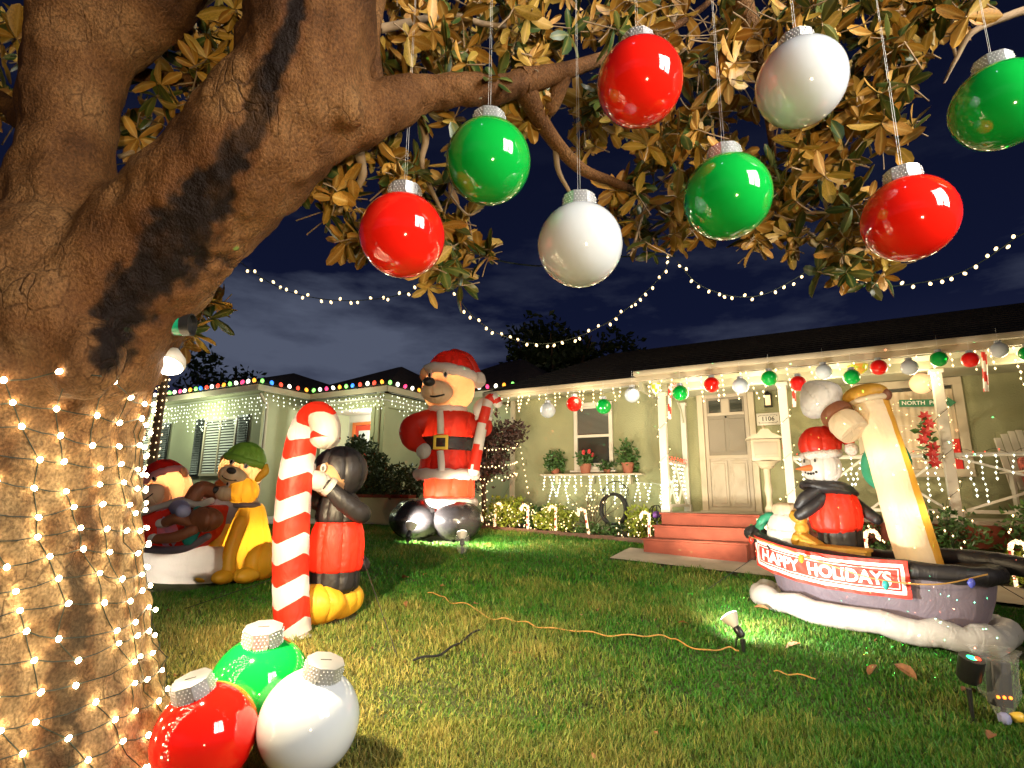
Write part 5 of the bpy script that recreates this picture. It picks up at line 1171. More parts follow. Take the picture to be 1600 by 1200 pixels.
b = MB(); foliage(b, (0, 0, 4.2), (.5, .5, .35), 200, .2); b.build('crown', M['dark_leaf'], t, kind='stuff'); b = MB(); pts = [Vector(((.11 - .008 * i / 70) * math.cos(i * .9), .11 * math.sin(i * .9), .9 + .0195 * i)) for i in range(150)]; bulbs(b, pts, .016); b.build('bulb', M['bulb'], t, kind='stuff')
# ================================================================== inflatables
def infl(name, label, cat, loc, rz=0, **k): return thing(name, label, cat, loc, rz, **k)
def ball(name, key, parent, c, r, rot=None, lump=.03, gores=8, n=48, m=28):
    b = MB(); b.ball(c, r, n, m, rot, lump, gores); return b.build(name, M[key], parent)
def limb(name, key, parent, pts, n=18, k=6):
    b = MB(); q = smooth(pts, k); b.tube(q, n, True, rnd=True); o = len(b.v)
    b.v = [tuple(Vector(v) * 1.0 + Vector((noise.noise(Vector(v) * 9), noise.noise(Vector(v) * 9 + Vector((9, 0, 0))), 0)) * .010) for v in b.v]
    return b.build(name, M[key], parent)
def ring(name, key, parent, c, R_, r, rot=None, squash=1, n=36, wob=.12):
    b = MB(); c = Vector(c); pts = []; m = 10; vs = []
    for i in range(n):
        a = 2 * pi * i / n; rr = r * (1 + wob * math.sin(i * 2.4) * math.sin(i * .9 + 1))
        for j in range(m):
            q = 2 * pi * j / m; v = Vector(((R_[0] + rr * math.cos(q)) * math.cos(a), (R_[1] + rr * math.cos(q)) * math.sin(a), rr * squash * math.sin(q))); vs.append(c + (rot @ v if rot is not None else v))
    b.add(vs, [(i * m + j, ((i + 1) % n) * m + j, ((i + 1) % n) * m + (j + 1) % m, i * m + (j + 1) % m) for i in range(n) for j in range(m)])
    return b.build(name, M[key], parent)
def body(name, key, parent, prof, sx=1, sy=1, c=(0, 0, 0), n=56, gores=8, rot=None):
    """a lathe through smoothed (radius, z) rows, puckered along sewn seams"""
    q = smooth([(r, z, 0, 0) for r, z in prof], 6); b = MB(); vs = []; c = Vector(c)
    for i, p in enumerate(q):
        for k in range(n):
            a = 2 * pi * k / n; se = 1 - abs(math.sin(a * gores / 2)); f = 1 - .07 * se ** 6 + .030 * math.sin(i * 2.1 + 3 * math.sin(k)) * se ** 1.5 + .006 * math.sin(i * 1.1 + k * .9); v = Vector((max(p[0], .002) * f * sx * math.cos(a), max(p[0], .002) * f * sy * math.sin(a), p[1])); vs.append(c + (rot @ v if rot is not None else v))
    m = len(q); b.add(vs, [(i * n + k, i * n + (k + 1) % n, (i + 1) * n + (k + 1) % n, (i + 1) * n + k) for i in range(m - 1) for k in range(n)] + [tuple(range(n - 1, -1, -1)), tuple(range((m - 1) * n, m * n))])
    return b.build(name, M[key], parent)
def inner(parent_loc, off, e, col=(1, .74, .45), s=.04): lamp('inflatable_light', 'POINT', Vector(parent_loc) + Vector(off), e, col, size=s)
def disc(b, c, nrm, rx, ry, th=.006, n=16, up=(0, 0, 1)):
    nrm = Vector(nrm).normalized(); u = Vector(up); u = (u - nrm * u.dot(nrm)).normalized(); s = u.cross(nrm); c = Vector(c)
    f = [c + nrm * th + s * rx * math.cos(2 * pi * k / n) + u * ry * math.sin(2 * pi * k / n) for k in range(n)]; g = [c - nrm * th * 3 + s * rx * math.cos(2 * pi * k / n) + u * ry * math.sin(2 * pi * k / n) for k in range(n)]
    b.add(f + g, [tuple(range(n))] + [(k, k + n, (k + 1) % n + n, (k + 1) % n) for k in range(n)])
def face(head, c, d, up, eye_gap, eye_r, fwd, key_white=True, pupil=.5):
    """two eyes with pupils on a head, looking along d"""
    d = Vector(d).normalized(); u = Vector(up); u = (u - d * u.dot(d)).normalized(); s = u.cross(d); c = Vector(c)
    for k in (-1, 1):
        p = c + s * k * eye_gap + d * fwd; n_ = (d + s * k * .45).normalized()
        e = MB(); disc(e, p, n_, eye_r * .8, eye_r * 1.25, .004); e = e.build('eye', M['white'], head, False)
        q = MB(); disc(q, p + n_ * .006 - u * eye_r * .2, n_, eye_r * .42, eye_r * .72, .004); q.build('pupil', M['eye'], head, False)

# ------------------------------------------------------------------ the candy cane and the penguin that hugs it
pc = G(452, 994); pc = onlawn(pc.x, pc.y)
t = infl('inflatable_candy_cane', 'giant inflatable red and white striped candy cane with a hooked top', 'inflatable', pc, R(-4))
q = [np.array(v) for v in smooth([(.06, 0, .0, .118), (.02, 0, .10, .134), (-.02, 0, .35, .138), (-.055, 0, .75, .140), (-.065, 0, 1.15, .137), (-.050, 0, 1.42, .130), (-.01, -.02, 1.62, .124), (.07, -.06, 1.735, .120), (.155, -.10, 1.735, .118), (.215, -.13, 1.65, .118), (.225, -.14, 1.54, .118)], 14)]
L_ = [0]
for a, c in zip(q, q[1:]): L_.append(L_[-1] + float(np.linalg.norm(a[:3] - c[:3])))
fr_ = []; up = Vector((1, 0, 0))
for i_, a in enumerate(q):
    tg = Vector(q[min(i_ + 1, len(q) - 1)][:3] - q[max(i_ - 1, 0)][:3]).normalized(); up = (up - tg * up.dot(tg)).normalized(); fr_.append((up.copy(), tg.cross(up), tg))
LT_ = L_[-1]; n = 44; st_ = .1655; sub_ = 9; nr = int((LT_ + .2) / st_ * sub_) + 2
def cane_pt(s_, k):
    s_ = min(max(s_, 0), LT_); i_ = min(int(np.searchsorted(L_, s_)), len(q) - 1); i0 = max(i_ - 1, 0); d_ = (s_ - L_[i0]) / max(1e-6, L_[i_] - L_[i0]) if i_ > i0 else 0
    a = q[i0] + (q[i_] - q[i0]) * d_; u_, v_, t_ = fr_[i_]; an = 2 * pi * k / n; seam = (k % (n // 2)) == 5; r_ = a[3] * (1 - .025 * seam + .007 * math.sin(k * 1.9 + s_ * 40) + .010 * math.sin(s_ * 2 * pi / st_ + .6) ** 2)
    return Vector(a[:3]) + (u_ * math.cos(an) + v_ * math.sin(an)) * r_
tri = lambda k: .085 * abs(((k / n * 2 + .62) % 1) * 2 - 1)
for w_, nm in ((0, 'white_stripes'), (1, 'red_stripes')):
    b = MB(); b.v = [tuple(cane_pt(i_ * st_ / sub_ - tri(k) - .02, k)) for i_ in range(nr) for k in range(n)]
    b.f = [(i_ * n + k, i_ * n + (k + 1) % n, (i_ + 1) * n + (k + 1) % n, (i_ + 1) * n + k) for i_ in range(nr - 1) for k in range(n) if (i_ // sub_) % 2 == w_]; b.mi = [0] * len(b.f)
    if not w_:
        e0 = Vector(q[-1][:3]); tg = fr_[-1][2]; b.ball(e0 - tg * .005, (.118, .118, .085), 32, 14, tg.to_track_quat('Z', 'X').to_matrix(), .03, 8); b.ball(Vector(q[0][:3]), (.117, .117, .04), 24, 10)
    b.build(nm, M['white' if not w_ else 'red'], t)
for z in (.35, .8, 1.25, 1.6): inner(pc, (-.03, 0, z), 1.6, (1, .86, .68))
BLOCK.append((pc.x, pc.y, .13))

pg = G(535, 975); pg = onlawn(pg.x - .13, pg.y + .12)
t = infl('inflatable_penguin', 'inflatable black penguin in a red vest hugging the giant candy cane', 'inflatable', pg, R(30))
for s, lab in ((-1, ''), (1, '')): ball('foot', 'yellow', t, (-.05 + .10 * s, -.10 + .13 * (s > 0), .150), (.235, .175, .165), RZ(14 * s), gores=6)
body('lower_body', 'black', t, [(.17, .22), (.215, .28), (.215, .42)], 1.0, .9)
body('vest', 'red', t, [(.18, .37), (.228, .42), (.240, .55), (.232, .70), (.205, .80), (.18, .83)], 1.0, .9)
body('chest', 'black', t, [(.17, .80), (.205, .84), (.20, .93), (.17, 1.02), (.12, 1.08)], 1.0, .9)
hd = ball('head', 'black', t, (-.02, 0, 1.265), (.245, .225, .235), lump=.02)
fp = ball('face_patch', 'tan', t, (-.115, -.075, 1.20), (.165, .150, .165), RZ(25), gores=0)
b = MB(); b.lathe([(.075, 0), (.07, .05), (.04, .13), (.004, .17)], 14, (-.245, -.16, 1.17), RZ(32) @ RY(-95), 1, .7); b.build('beak', M['orange'], t)
face(t, (-.13, -.09, 1.27), (-.80, -.62, .1), (0, 0, 1), .055, .030, .150)
limb('flipper', 'black', t, [(.14, -.16, .92, .075), (.12, -.27, .90, .085), (-.04, -.30, 1.0, .08), (-.17, -.27, 1.13, .062)])
ball('mitten', 'white', t, (-.25, -.245, 1.17), (.13, .075, .085), RY(25), gores=6); b = MB(); b.lathe([(.05, -.02), (.085, -.01), (.085, .03), (.05, .04)], 18, (-.155, -.27, 1.12), RY(-55)); b.build('cuff', M['white'], t)
limb('flipper', 'black', t, [(-.05, .16, .95, .075), (-.17, .20, 1.0, .08), (-.30, .16, 1.1, .06)])
ball('mitten', 'white', t, (-.34, .12, 1.13), (.10, .075, .08), gores=6)
ball('tail', 'black', t, (.23, .05, .45), (.10, .07, .07), RY(35), gores=4)
inner(pg, (0, 0, .6), 5); inner(pg, (0, 0, .16), 2)
BLOCK.append((pg.x, pg.y, .22))

# ------------------------------------------------------------------ sleigh, two bears, yellow dog
ps = P(292, 868, 6.35); ps = onlawn(ps.x, ps.y)
t = infl('inflatable_sleigh', 'inflatable red and green sleigh on a white snow base beside the trunk', 'inflatable', ps, R(-10), scale=1.12)
body('snow_base', 'white', t, [(.45, .0), (.56, .10), (.55, .22), (.46, .32), (.3, .34)], 1.15, .62, n=36, gores=10)
b = MB(); prof = [(-.62, .40), (-.45, .30), (.25, .30), (.42, .42), (.46, .74), (.30, .70), (.10, .74), (-.15, .66), (-.36, .60), (-.50, .66), (-.58, .82), (-.70, .86), (-.74, .74), (-.66, .60)]
b.prism(prof, -.33, .33); b = b.build('sleigh_body', M['red'], t, False); md = b.modifiers.new('b', 'BEVEL'); md.width = .06; md.segments = 3
for s in (-1, 1): limb('trim_rail', 'white', t, [(-.70, .335 * s, .86, .030), (-.55, .345 * s, .76, .030), (-.36, .345 * s, .63, .030), (-.1, .345 * s, .70, .030), (.15, .345 * s, .76, .03), (.32, .345 * s, .73, .03), (.47, .34 * s, .77, .03)], 10)
limb('green_panel', 'teal', t, [(.30, -.36, .42, .06), (.34, -.36, .55, .075), (.36, -.36, .66, .06)], 12); limb('runner', 'grey', t, [(-.62, -.30, .42, .035), (-.3, -.34, .33, .035), (.2, -.34, .32, .035), (.46, -.32, .44, .035)], 10)
ball('holly_bow', 'red', t, (-.60, -.37, .52), (.10, .06, .09), lump=.25); ball('bow_leaf', 'teal', t, (-.50, -.39, .44), (.06, .03, .06), lump=.3, gores=0)
inner(ps, (0, 0, .2), 20, (1, .9, .74)); inner(ps, (-.1, 0, .5), 16)
def teddy(label, loc, rz, hat, trim, fur='tan', scarf=None, tilt=0, extra=None, scale=1):
    t = infl('inflatable_bear', label, 'inflatable', loc, rz, rot=(0, tilt, rz), scale=scale)
    body('torso', extra or fur, t, [(.14, -.42), (.22, -.34), (.24, -.15), (.19, .02), (.10, .10)], 1, .85)
    ball('head', fur, t, (0, 0, .24), (.215, .20, .20), lump=.03); mz = ball('muzzle', 'cream', t, (-.02, -.15, .18), (.135, .12, .095), gores=6); ball('nose', 'black', mz, (-.02, -.265, .225), (.045, .03, .032), gores=0)
    b = MB(); b.tube(smooth([(-.09, -.235, .155, .006), (-.02, -.262, .135, .006), (.06, -.235, .155, .006)], 4), 6); b.build('mouth', M['eye'], mz)
    face(t, (0, -.01, .285), (0, -1, .12), (0, 0, 1), .070, .026, .178)
    for s in (-1, 1): ball('ear', fur, t, (.185 * s, .02, .30), (.055, .04, .065), gores=4)
    if hat: body('hat', hat, t, [(.195, .33), (.185, .41), (.12, .50), (.03, .54)], 1, .95); ring('hat_trim', trim, t, (0, 0, .345), (.175, .165), .042)
    if scarf: ring('scarf', scarf, t, (0, 0, .06), (.14, .13), .05)
    return t
bp1 = ps + Vector((-.06, -.05, .92)); t = teddy('inflatable tan bear in a red hat with pink trim leaning out of the sleigh', ps + Vector((-.12, -.12, .74)), R(-15), 'red', 'pink', 'tan', None, R(-32), 'lilac', 1.18)
limb('arm', 'lilac', t, [(.12, -.1, -.02, .07), (.25, -.22, -.12, .075), (.34, -.3, -.2, .06)])
t2 = teddy('inflatable tan bear in a lime green hat and orange scarf riding the sleigh', ps + Vector((.40, .05, .93)), R(12), 'lime', 'lime', 'tan', 'orange', R(16), 'grey', 1.15)
limb('arm', 'brown', t2, [(-.10, -.15, -.02, .07), (-.22, -.27, -.02, .075), (-.24, -.30, -.22, .065)])
ball('mitten', 'white', t2, (-.23, -.32, -.28), (.085, .07, .07), gores=4)
inner(ps, (-.24, -.14, 1.0), 12); inner(ps, (.48, .05, 1.22), 12); inner(ps, (.42, .05, .85), 8)
t = infl('inflatable_reindeer', 'small brown inflatable reindeer with white hooves sprawled over the sleigh side', 'inflatable', ps + Vector((.30, -.55, .62)), R(-8))
ball('torso', 'brown', t, (.1, .08, .05), (.20, .13, .13)); limb('leg', 'brown', t, [(.02, 0, .02, .055), (-.12, -.05, .06, .055), (-.22, -.06, .02, .05)]); limb('leg', 'brown', t, [(.06, -.02, -.05, .055), (-.08, -.08, -.12, .055), (-.26, -.09, -.14, .05)])
ball('hoof', 'white', t, (-.27, -.06, .01), (.06, .05, .05), gores=4); ball('hoof', 'white', t, (-.31, -.09, -.14), (.06, .05, .05), gores=4)
pd_ = G(372, 908); pd_ = onlawn(pd_.x, pd_.y + .1)
t = infl('inflatable_dog', 'sitting yellow inflatable dog with a dark collar in front of the sleigh', 'inflatable', pd_, R(-18), scale=.98)
body('torso', 'yellow', t, [(.20, .06), (.30, .14), (.29, .35), (.22, .60), (.17, .78), (.13, .84)], 1, .95)
for s in (-1, 1): ball('haunch', 'yellow', t, (.20 * s + .03, .02, .20), (.17, .26, .21), RZ(12 * s), gores=6); ball('hind_paw', 'yellow', t, (.26 * s, -.22, .08), (.11, .17, .085), gores=4); limb('front_leg', 'yellow', t, [(.10 * s - .04, -.17, .62, .085), (.11 * s - .05, -.27, .36, .078), (.12 * s - .05, -.30, .12, .08)]); ball('front_paw', 'yellow', t, (.13 * s - .05, -.36, .07), (.10, .14, .075), gores=4)
hd = ball('head', 'yellow', t, (-.04, -.10, .98), (.175, .19, .17)); ball('muzzle', 'cream', t, (-.13, -.24, .95), (.12, .13, .09), gores=6); ball('nose', 'black', t, (-.18, -.355, .985), (.05, .04, .04), gores=0)
face(t, (-.05, -.12, 1.04), (-.45, -.9, .12), (0, 0, 1), .06, .028, .165)
for s in (-1, 1): limb('ear', 'yellow', t, [(.11 * s - .03, -.02, 1.12, .04), (.16 * s - .02, .02, 1.20, .045), (.17 * s - .02, .03, 1.28, .02)], 12)
ring('collar', 'grey', t, (-.01, -.05, .82), (.135, .135), .030); limb('tail', 'yellow', t, [(.16, .22, .20, .05), (.30, .30, .32, .045), (.36, .28, .50, .03)], 12)
inner(pd_, (0, 0, .4), 17); inner(pd_, (-.04, -.1, .96), 5); BLOCK.append((pd_.x, pd_.y, .3)); BLOCK.append((ps.x, ps.y, .6))

# ------------------------------------------------------------------ the tall bear in a red suit
pb = P(690, 838, 9.25); pb = onlawn(pb.x, pb.y); 
t = infl('inflatable_suited_bear', 'towering inflatable tan bear in a red fur trimmed suit with black boots', 'inflatable', pb, R(14), scale=1.0)
for s, x, y in ((-1, -.42, .02), (1, .20, -.18)):
    b = MB(); b.ball((x, y, .33), (.44, .48, .33), 30, 18, RZ(20), .05, 8); b.build('boot', mat('glossy_black_boot', (.014, .012, .012), .22, bump=(6, .5, .03)), t)
body('trousers', 'red', t, [(.30, .40), (.40, .50), (.42, .80), (.41, 1.05), (.34, 1.10)], 1, .85, (.10, 0, 0))
ring('trouser_cuff', 'plush', t, (.10, -.02, .60), (.40, .34), .085)
body('coat', 'red', t, [(.44, 1.02), (.485, 1.08), (.45, 1.30), (.43, 1.55), (.44, 1.85), (.38, 2.08), (.25, 2.16)], 1, .85, (.05, 0, 0))
ring('coat_hem', 'plush', t, (.05, 0, 1.06), (.47, .40), .085, wob=.25)
bl = body('belt', 'black', t, [(.45, 1.45), (.485, 1.47), (.485, 1.65), (.45, 1.67)], 1, .86, (.05, 0, 0), gores=0)
b = MB(); rot = RZ(-22)
for d, c in (((.22, .03, .045), (0, 0, .095)), ((.22, .03, .045), (0, 0, -.095)), ((.045, .03, .235), (-.10, 0, 0)), ((.045, .03, .235), (.10, 0, 0))): b.box(Vector((-.12, -.425, 1.56)) + rot @ Vector(c), d, rot, .01)
b.build('buckle', M['gold'], bl, False)
b = MB(); b.tube(smooth([(-.14, -.325, 2.08, .055), (-.13, -.385, 1.90, .06), (-.12, -.385, 1.70, .058)], 5), 10); b.build('front_trim', M['plush'], t); b = MB(); b.tube(smooth([(-.12, -.40, 1.42, .058), (-.10, -.42, 1.25, .06), (-.09, -.43, 1.10, .058)], 5), 10); b.build('front_trim', M['plush'], t)
ring('collar', 'plush', t, (.03, -.02, 2.15), (.25, .22), .085)
ball('head', 'tan', t, (.02, -.05, 2.52), (.46, .42, .42), lump=.03, n=36, m=24); mz = ball('muzzle', 'cream', t, (-.20, -.34, 2.40), (.27, .24, .19), RZ(-30), gores=8); ball('nose', 'black', mz, (-.36, -.55, 2.52), (.10, .08, .075), gores=0)
b = MB(); b.tube(smooth([(-.36, -.40, 2.34, .014), (-.28, -.53, 2.28, .016), (-.10, -.56, 2.32, .014)], 5), 6); b.build('mouth', M['eye'], mz)
face(t, (-.02, -.10, 2.66), (-.5, -.86, .05), (0, 0, 1), .14, .055, .385)
for s in (-1, 1): ball('ear', 'tan', t, (.40 * s + .05, .03 + .12 * s, 2.72), (.13, .08, .15), RY(20 * s), gores=4)
body('hat', 'red', t, [(.40, 2.70), (.41, 2.80), (.36, 2.98), (.22, 3.14), (.05, 3.20)], 1, .95, (.06, -.02, 0)); ring('hat_trim', 'plush', t, (.05, -.03, 2.78), (.385, .36), .10, RY(8))
limb('hat_tip', 'red', t, [(.12, 0, 3.10, .15), (.34, .02, 3.05, .13), (.50, .02, 2.85, .09)]); ball('pompom', 'plush', t, (.54, .02, 2.72), (.15, .14, .15), lump=.08, gores=0)
limb('sleeve', 'red', t, [(-.30, .0, 1.98, .17), (-.56, -.05, 1.82, .20), (-.56, -.15, 1.62, .17), (-.44, -.26, 1.50, .12)]); ball('mitten', 'white', t, (-.38, -.32, 1.42), (.12, .11, .13), gores=4)
limb('sleeve', 'red', t, [(.38, -.05, 1.96, .17), (.60, -.16, 1.84, .17), (.60, -.30, 1.98, .13)]); ring('sleeve_cuff', 'plush', t, (.60, -.31, 2.0), (.10, .10), .05); ball('mitten', 'white', t, (.58, -.36, 2.14), (.17, .15, .19), gores=4)
inner(pb, (.1, 0, .8), 60, s=.12); inner(pb, (.05, 0, 1.6), 100, s=.12); inner(pb, (.02, -.05, 2.5), 26, s=.12); inner(pb, (.05, 0, 2.9), 10); BLOCK.append((pb.x, pb.y, .5))
tc_ = infl('inflatable_small_cane', 'small inflatable candy cane held in the mitten of the tall suited bear', 'inflatable', pb + Matrix.Rotation(R(14), 3, 'Z') @ Vector((.42, -.50, 1.12)), R(14), rot=(0, R(9), R(14)))
q = smooth([(0, 0, 0, .095), (0, 0, .5, .09), (.02, 0, 1.0, .085), (.05, 0, 1.18, .085), (.13, 0, 1.24, .082), (.20, 0, 1.16, .08)], 6)
for w_, key in ((0, 'white'), (1, 'red')):
    b = MB(); b.tube(q, 14, True, rnd=True); k = MB(); k.v = b.v; k.f = [f for i, f in enumerate(b.f) if (int((i // 14 + (abs(i % 14 - 7) * .25)) / 4.2) % 2 == w_ if len(f) == 4 else w_ == 0)]; k.mi = [0] * len(k.f); k.build(('white' if not w_ else 'red') + '_stripes', M[key], tc_)

# ------------------------------------------------------------------ the boat
A = G(1160, 950); Bq = G(1535, 1042); A = onlawn(*A.xy); Bq = onlawn(*Bq.xy)                        # bow and stern on the lawn, camera side
bd = Vector((Bq.x - A.x, Bq.y - A.y, 0)); blen = bd.length; ba = math.atan2(bd.y, bd.x); BS = blen / 1.86; bc = (A + Bq) / 2 + Vector((-bd.y, bd.x, 0)).normalized() * .50 * BS
bc.z = (A.z + Bq.z) / 2; sl = math.atan2(A.z - Bq.z, blen)
BOATR = (Matrix.Rotation(ba, 3, 'Z') @ Matrix.Rotation(sl * .6, 3, 'Y'))
t = infl('inflatable_boat', 'inflatable grey and black boat carrying gifts and a tall cream smokestack', 'inflatable', bc, rot=BOATR.to_euler(), scale=BS)
print('BOAT', blen, BS, math.degrees(ba))
def BW(v): return Vector(bc) + BOATR @ (Vector(v) * BS)
# local: x bow(-) to stern(+), y camera side(-)
def hull_row(z, w_, l0, l1, n=40):
    r_ = []
    for k in range(n):
        a = 2 * pi * k / n; c, s = math.cos(a), math.sin(a); ex = 3.2; x = math.copysign(abs(c) ** (2 / ex), c); y = math.copysign(abs(s) ** (2 / ex), s)
        xx = x * (l1 if x > 0 else -l0); tap = 1 - .62 * max(0, -x) ** 2.2; r_.append((xx, y * w_ * tap, z + (.10 * max(0, -x) ** 2 if z > .3 else 0)))
    return r_
def loft(name, key, rows, parent=t):
    n = len(rows[0]); b = MB(); b.add([v for r_ in rows for v in r_], [(i * n + k, i * n + (k + 1) % n, (i + 1) * n + (k + 1) % n, (i + 1) * n + k) for i in range(len(rows) - 1) for k in range(n)] + [tuple(range(n - 1, -1, -1)), tuple(range((len(rows) - 1) * n, len(rows) * n))]); return b.build(name, M[key], parent)
wv = []
for k in range(44):
    a = 2 * pi * k / 44; ex = 3; c, s = math.cos(a), math.sin(a); x = math.copysign(abs(c) ** (2 / ex), c) * .98; y = math.copysign(abs(s) ** (2 / ex), s) * .46 * (1 - .45 * max(0, -x) ** 2); wv.append((x, y, .12 + .02 * math.sin(k * 1.9), .105 * (1 + .07 * math.sin(k * 1.25)) * (1 - .10 * (k % 6 == 0))))
wv.append(wv[0]); b = MB(); b.tube(wv, 14, False); b.build('wave_base', M['white'], t)
loft('wave_deck', 'white', [hull_row(.10, .42, -.9, .95), hull_row(.16, .42, -.9, .95)])
loft('hull', 'grey', [hull_row(.13, .27, -.74, .84), hull_row(.22, .32, -.80, .90), hull_row(.36, .36, -.86, .94), hull_row(.48, .38, -.92, .96), hull_row(.56, .38, -.96, .96)])
g_ = hull_row(.585, .36, -1.0, .97); g_.append(g_[0]); b = MB(); b.tube([(x, y, z, .075 * (1 + .08 * math.sin(i * 2.2))) for i, (x, y, z) in enumerate(g_)], 12, False); b.build('gunwale', M['black'], t)
loft('deck', 'amber', [hull_row(.52, .38, -.88, .9), hull_row(.55, .36, -.85, .88)])
ball('bow_tip', 'black', t, (-1.02, 0, .72), (.13, .10, .09)); limb('boom', 'black', t, [(.55, .30, .67, .07), (.9, .34, .66, .085), (1.18, .30, .64, .08)])
inner(bc, BOATR @ Vector((-.3, 0, .3)), 5, (1, .9, .8)); inner(bc, BOATR @ Vector((.4, 0, .3)), 5, (1, .86, .72)); inner(bc, BOATR @ Vector((.3, 0, .12)), 1)
# smokestack and steam horn
sp_ = [(.47, .02, .56, .17), (.40, .02, .90, .168), (.30, .02, 1.42, .162), (.21, .02, 1.88, .155), (.17, .02, 2.08, .15)]
q = smooth(sp_, 8); n = 24
for w_, (nm, key) in enumerate((('smokestack', 'cream'), ('smokestack_back', 'amber'))):
    b = MB(); b.tube(q, n); k_ = MB(); k_.v = [tuple(Vector(v) + Vector((.005 * math.sin(i * 1.3), .005 * math.sin(i * .37 + (i // n) * 2.1), 0))) for i, v in enumerate(b.v)]; c0 = []
    for i, f in enumerate(b.f):
        mid = sum((Vector(b.v[j]) for j in f), Vector()) / len(f); cc = Vector(q[min(i // n, len(q) - 1)][:3]); ang = math.atan2(mid.y - cc.y, mid.x - cc.x); back = -.45 < ang < 1.6
        if (back and w_) or (not back and not w_): c0.append(f)
    k_.f = c0; k_.mi = [0] * len(c0); k_.build(nm, M[key], t)
ball('stack_cap', 'amber', t, (.13, .02, 2.14), (.20, .17, .115), RY(-10), gores=10); ring('stack_rim', 'cream', t, (.16, .02, 2.085), (.16, .155), .028, RY(-12)); ball('stack_knob', 'brown', t, (.30, .0, 2.13), (.06, .06, .06), gores=0)
hr = RZ(10) @ RY(-62)
b = MB(); b.lathe([(.135, -.16), (.15, -.10), (.15, .0), (.125, .05)], 24, (-.02, -.14, 1.88), RY(-42) @ RX(-12)); b.build('horn_base', M['cream'], t)
b = MB(); b.lathe([(.145, .0), (.155, .04), (.14, .09)], 24, (-.05, -.145, 1.925), RY(-42) @ RX(-12)); b.build('horn_band', M['brown'], t)
body('horn_bell', 'white', t, [(.12, .08), (.13, .14), (.20, .20), (.215, .28), (.15, .40), (.06, .50), (.01, .53)], 1, .8, (-.06, -.15, 1.925), rot=RY(-42) @ RX(-12))
ring('life_ring', 'green', t, (.20, .20, 1.48), (.17, .20), .06, RZ(-12) @ RX(80), wob=.05)
inner(bc, BOATR @ Vector((.42, .02, 1.0)), 3, (1, .93, .82)); inner(bc, BOATR @ Vector((.28, .02, 1.45)), 4, (1, .84, .6))
# cargo: white sack, bow, parcels, wreath
t2 = infl('gift_sack', 'puffy white gift sack with a golden bow standing in the bow of the boat', 'inflatable', BW((-.66, -.04, .57)), rot=BOATR.to_euler(), scale=BS)
body('sack', 'white', t2, [(.13, .0), (.19, .04), (.20, .20), (.17, .33), (.10, .40)], 1, .85); body('sack_neck', 'cream', t2, [(.10, .37), (.13, .40), (.12, .47), (.07, .50)], 1.1, .8)
for k, (x, z, a) in enumerate(((.17, .36, 40), (.20, .26, 80), (.16, .16, 120))): ball('bow_loop', 'amber', t2, (x, -.12, z), (.09, .07, .06), RY(a), lump=.15, gores=6)
inner(t2.location, (0, 0, .2), 3, (1, .95, .88))
t2 = infl('wreath_ring', 'green inflatable wreath ring leaning on the white gift sack', 'inflatable', BW((-.84, -.02, .75)), rot=BOATR.to_euler(), scale=BS); ring('ring', 'green', t2, (0, 0, 0), (.13, .165), .05, RX(80) @ RZ(8))
for nm, lab, c, d, r_ in (('gift_box', 'small amber gift box tilted beside the golden bow', (-.40, -.18, .66), (.16, .15, .20), RY(28)), ('gift_box', 'flat tan gift box lying at the snowman feet', (-.12, -.14, .63), (.46, .22, .13), RZ(6))):
    t2 = infl(nm, lab, 'gift box', BW(c), rot=(BOATR @ r_).to_euler(), group='gift boxes in the boat', scale=BS); MB().box((0, 0, 0), d, None, .035).build('box', M['amber'], t2); MB().box((0, 0, d[2] * .36), (d[0] + .03, d[1] + .03, d[2] * .3), None, .03).build('lid', M['amber'], t2)
# the snowman
t = infl('inflatable_snowman', 'inflatable snowman in a red vest, black scarf and red hat standing in the boat', 'inflatable', BW((-.20, .10, .54)), ba + R(31), scale=1.14)
body('trousers', 'black', t, [(.13, .0), (.155, .05), (.155, .24), (.14, .28)], 1.05, .85); body('vest', 'red', t, [(.15, .22), (.19, .27), (.20, .40), (.17, .52), (.12, .57)], 1, .85, (-.02, 0, 0))
ball('scarf', 'black', t, (-.05, 0, .585), (.225, .165, .075), RY(10), lump=.12, gores=10); limb('scarf_end', 'black', t, [(-.16, -.1, .56, .05), (-.25, -.12, .50, .055), (-.30, -.10, .44, .04)], 12)
ball('head', 'white', t, (-.09, -.02, .76), (.155, .15, .15), lump=.02); b = MB(); b.lathe([(.028, 0), (.022, .06), (.003, .15)], 10, (-.19, -.125, .75), RZ(35) @ RY(-95)); b.build('carrot_nose', M['orange'], t)
face(t, (-.09, -.02, .80), (-.7, -.7, .1), (0, 0, 1), .048, .022, .136)
b = MB()
for k in range(5): a = -.5 + .25 * k; d = Vector((-.70 + .5 * a, -.70 - .5 * a, -.42 + .35 * a * a)).normalized(); b.ball(Vector((-.09, -.02, .76)) + d * .150, .012, 6, 4)
b.build('coal_mouth', M['eye'], t)
ring('hat_trim', 'plush', t, (-.085, -.015, .865), (.125, .12), .040, RY(-6)); body('hat', 'red', t, [(.135, .87), (.165, .93), (.15, 1.02), (.09, 1.09), (.02, 1.11)], 1, .95, (-.085, -.015, 0)); limb('hat_tip', 'red', t, [(-.03, -.01, 1.05, .07), (.07, -.02, 1.04, .055), (.13, -.03, .97, .04)], 12); ball('pompom', 'plush', t, (.145, -.04, .91), (.055, .05, .055), gores=0)
limb('arm', 'black', t, [(-.12, -.10, .50, .05), (-.22, -.15, .42, .05), (-.30, -.12, .36, .045)], 12); limb('arm', 'black', t, [(.10, .05, .50, .05), (.20, .0, .40, .05), (.26, -.06, .34, .045)], 12)
inner(t.location, (-.02, 0, .4), 3); inner(t.location, (-.09, -.02, .75), 2, (1, .92, .82))
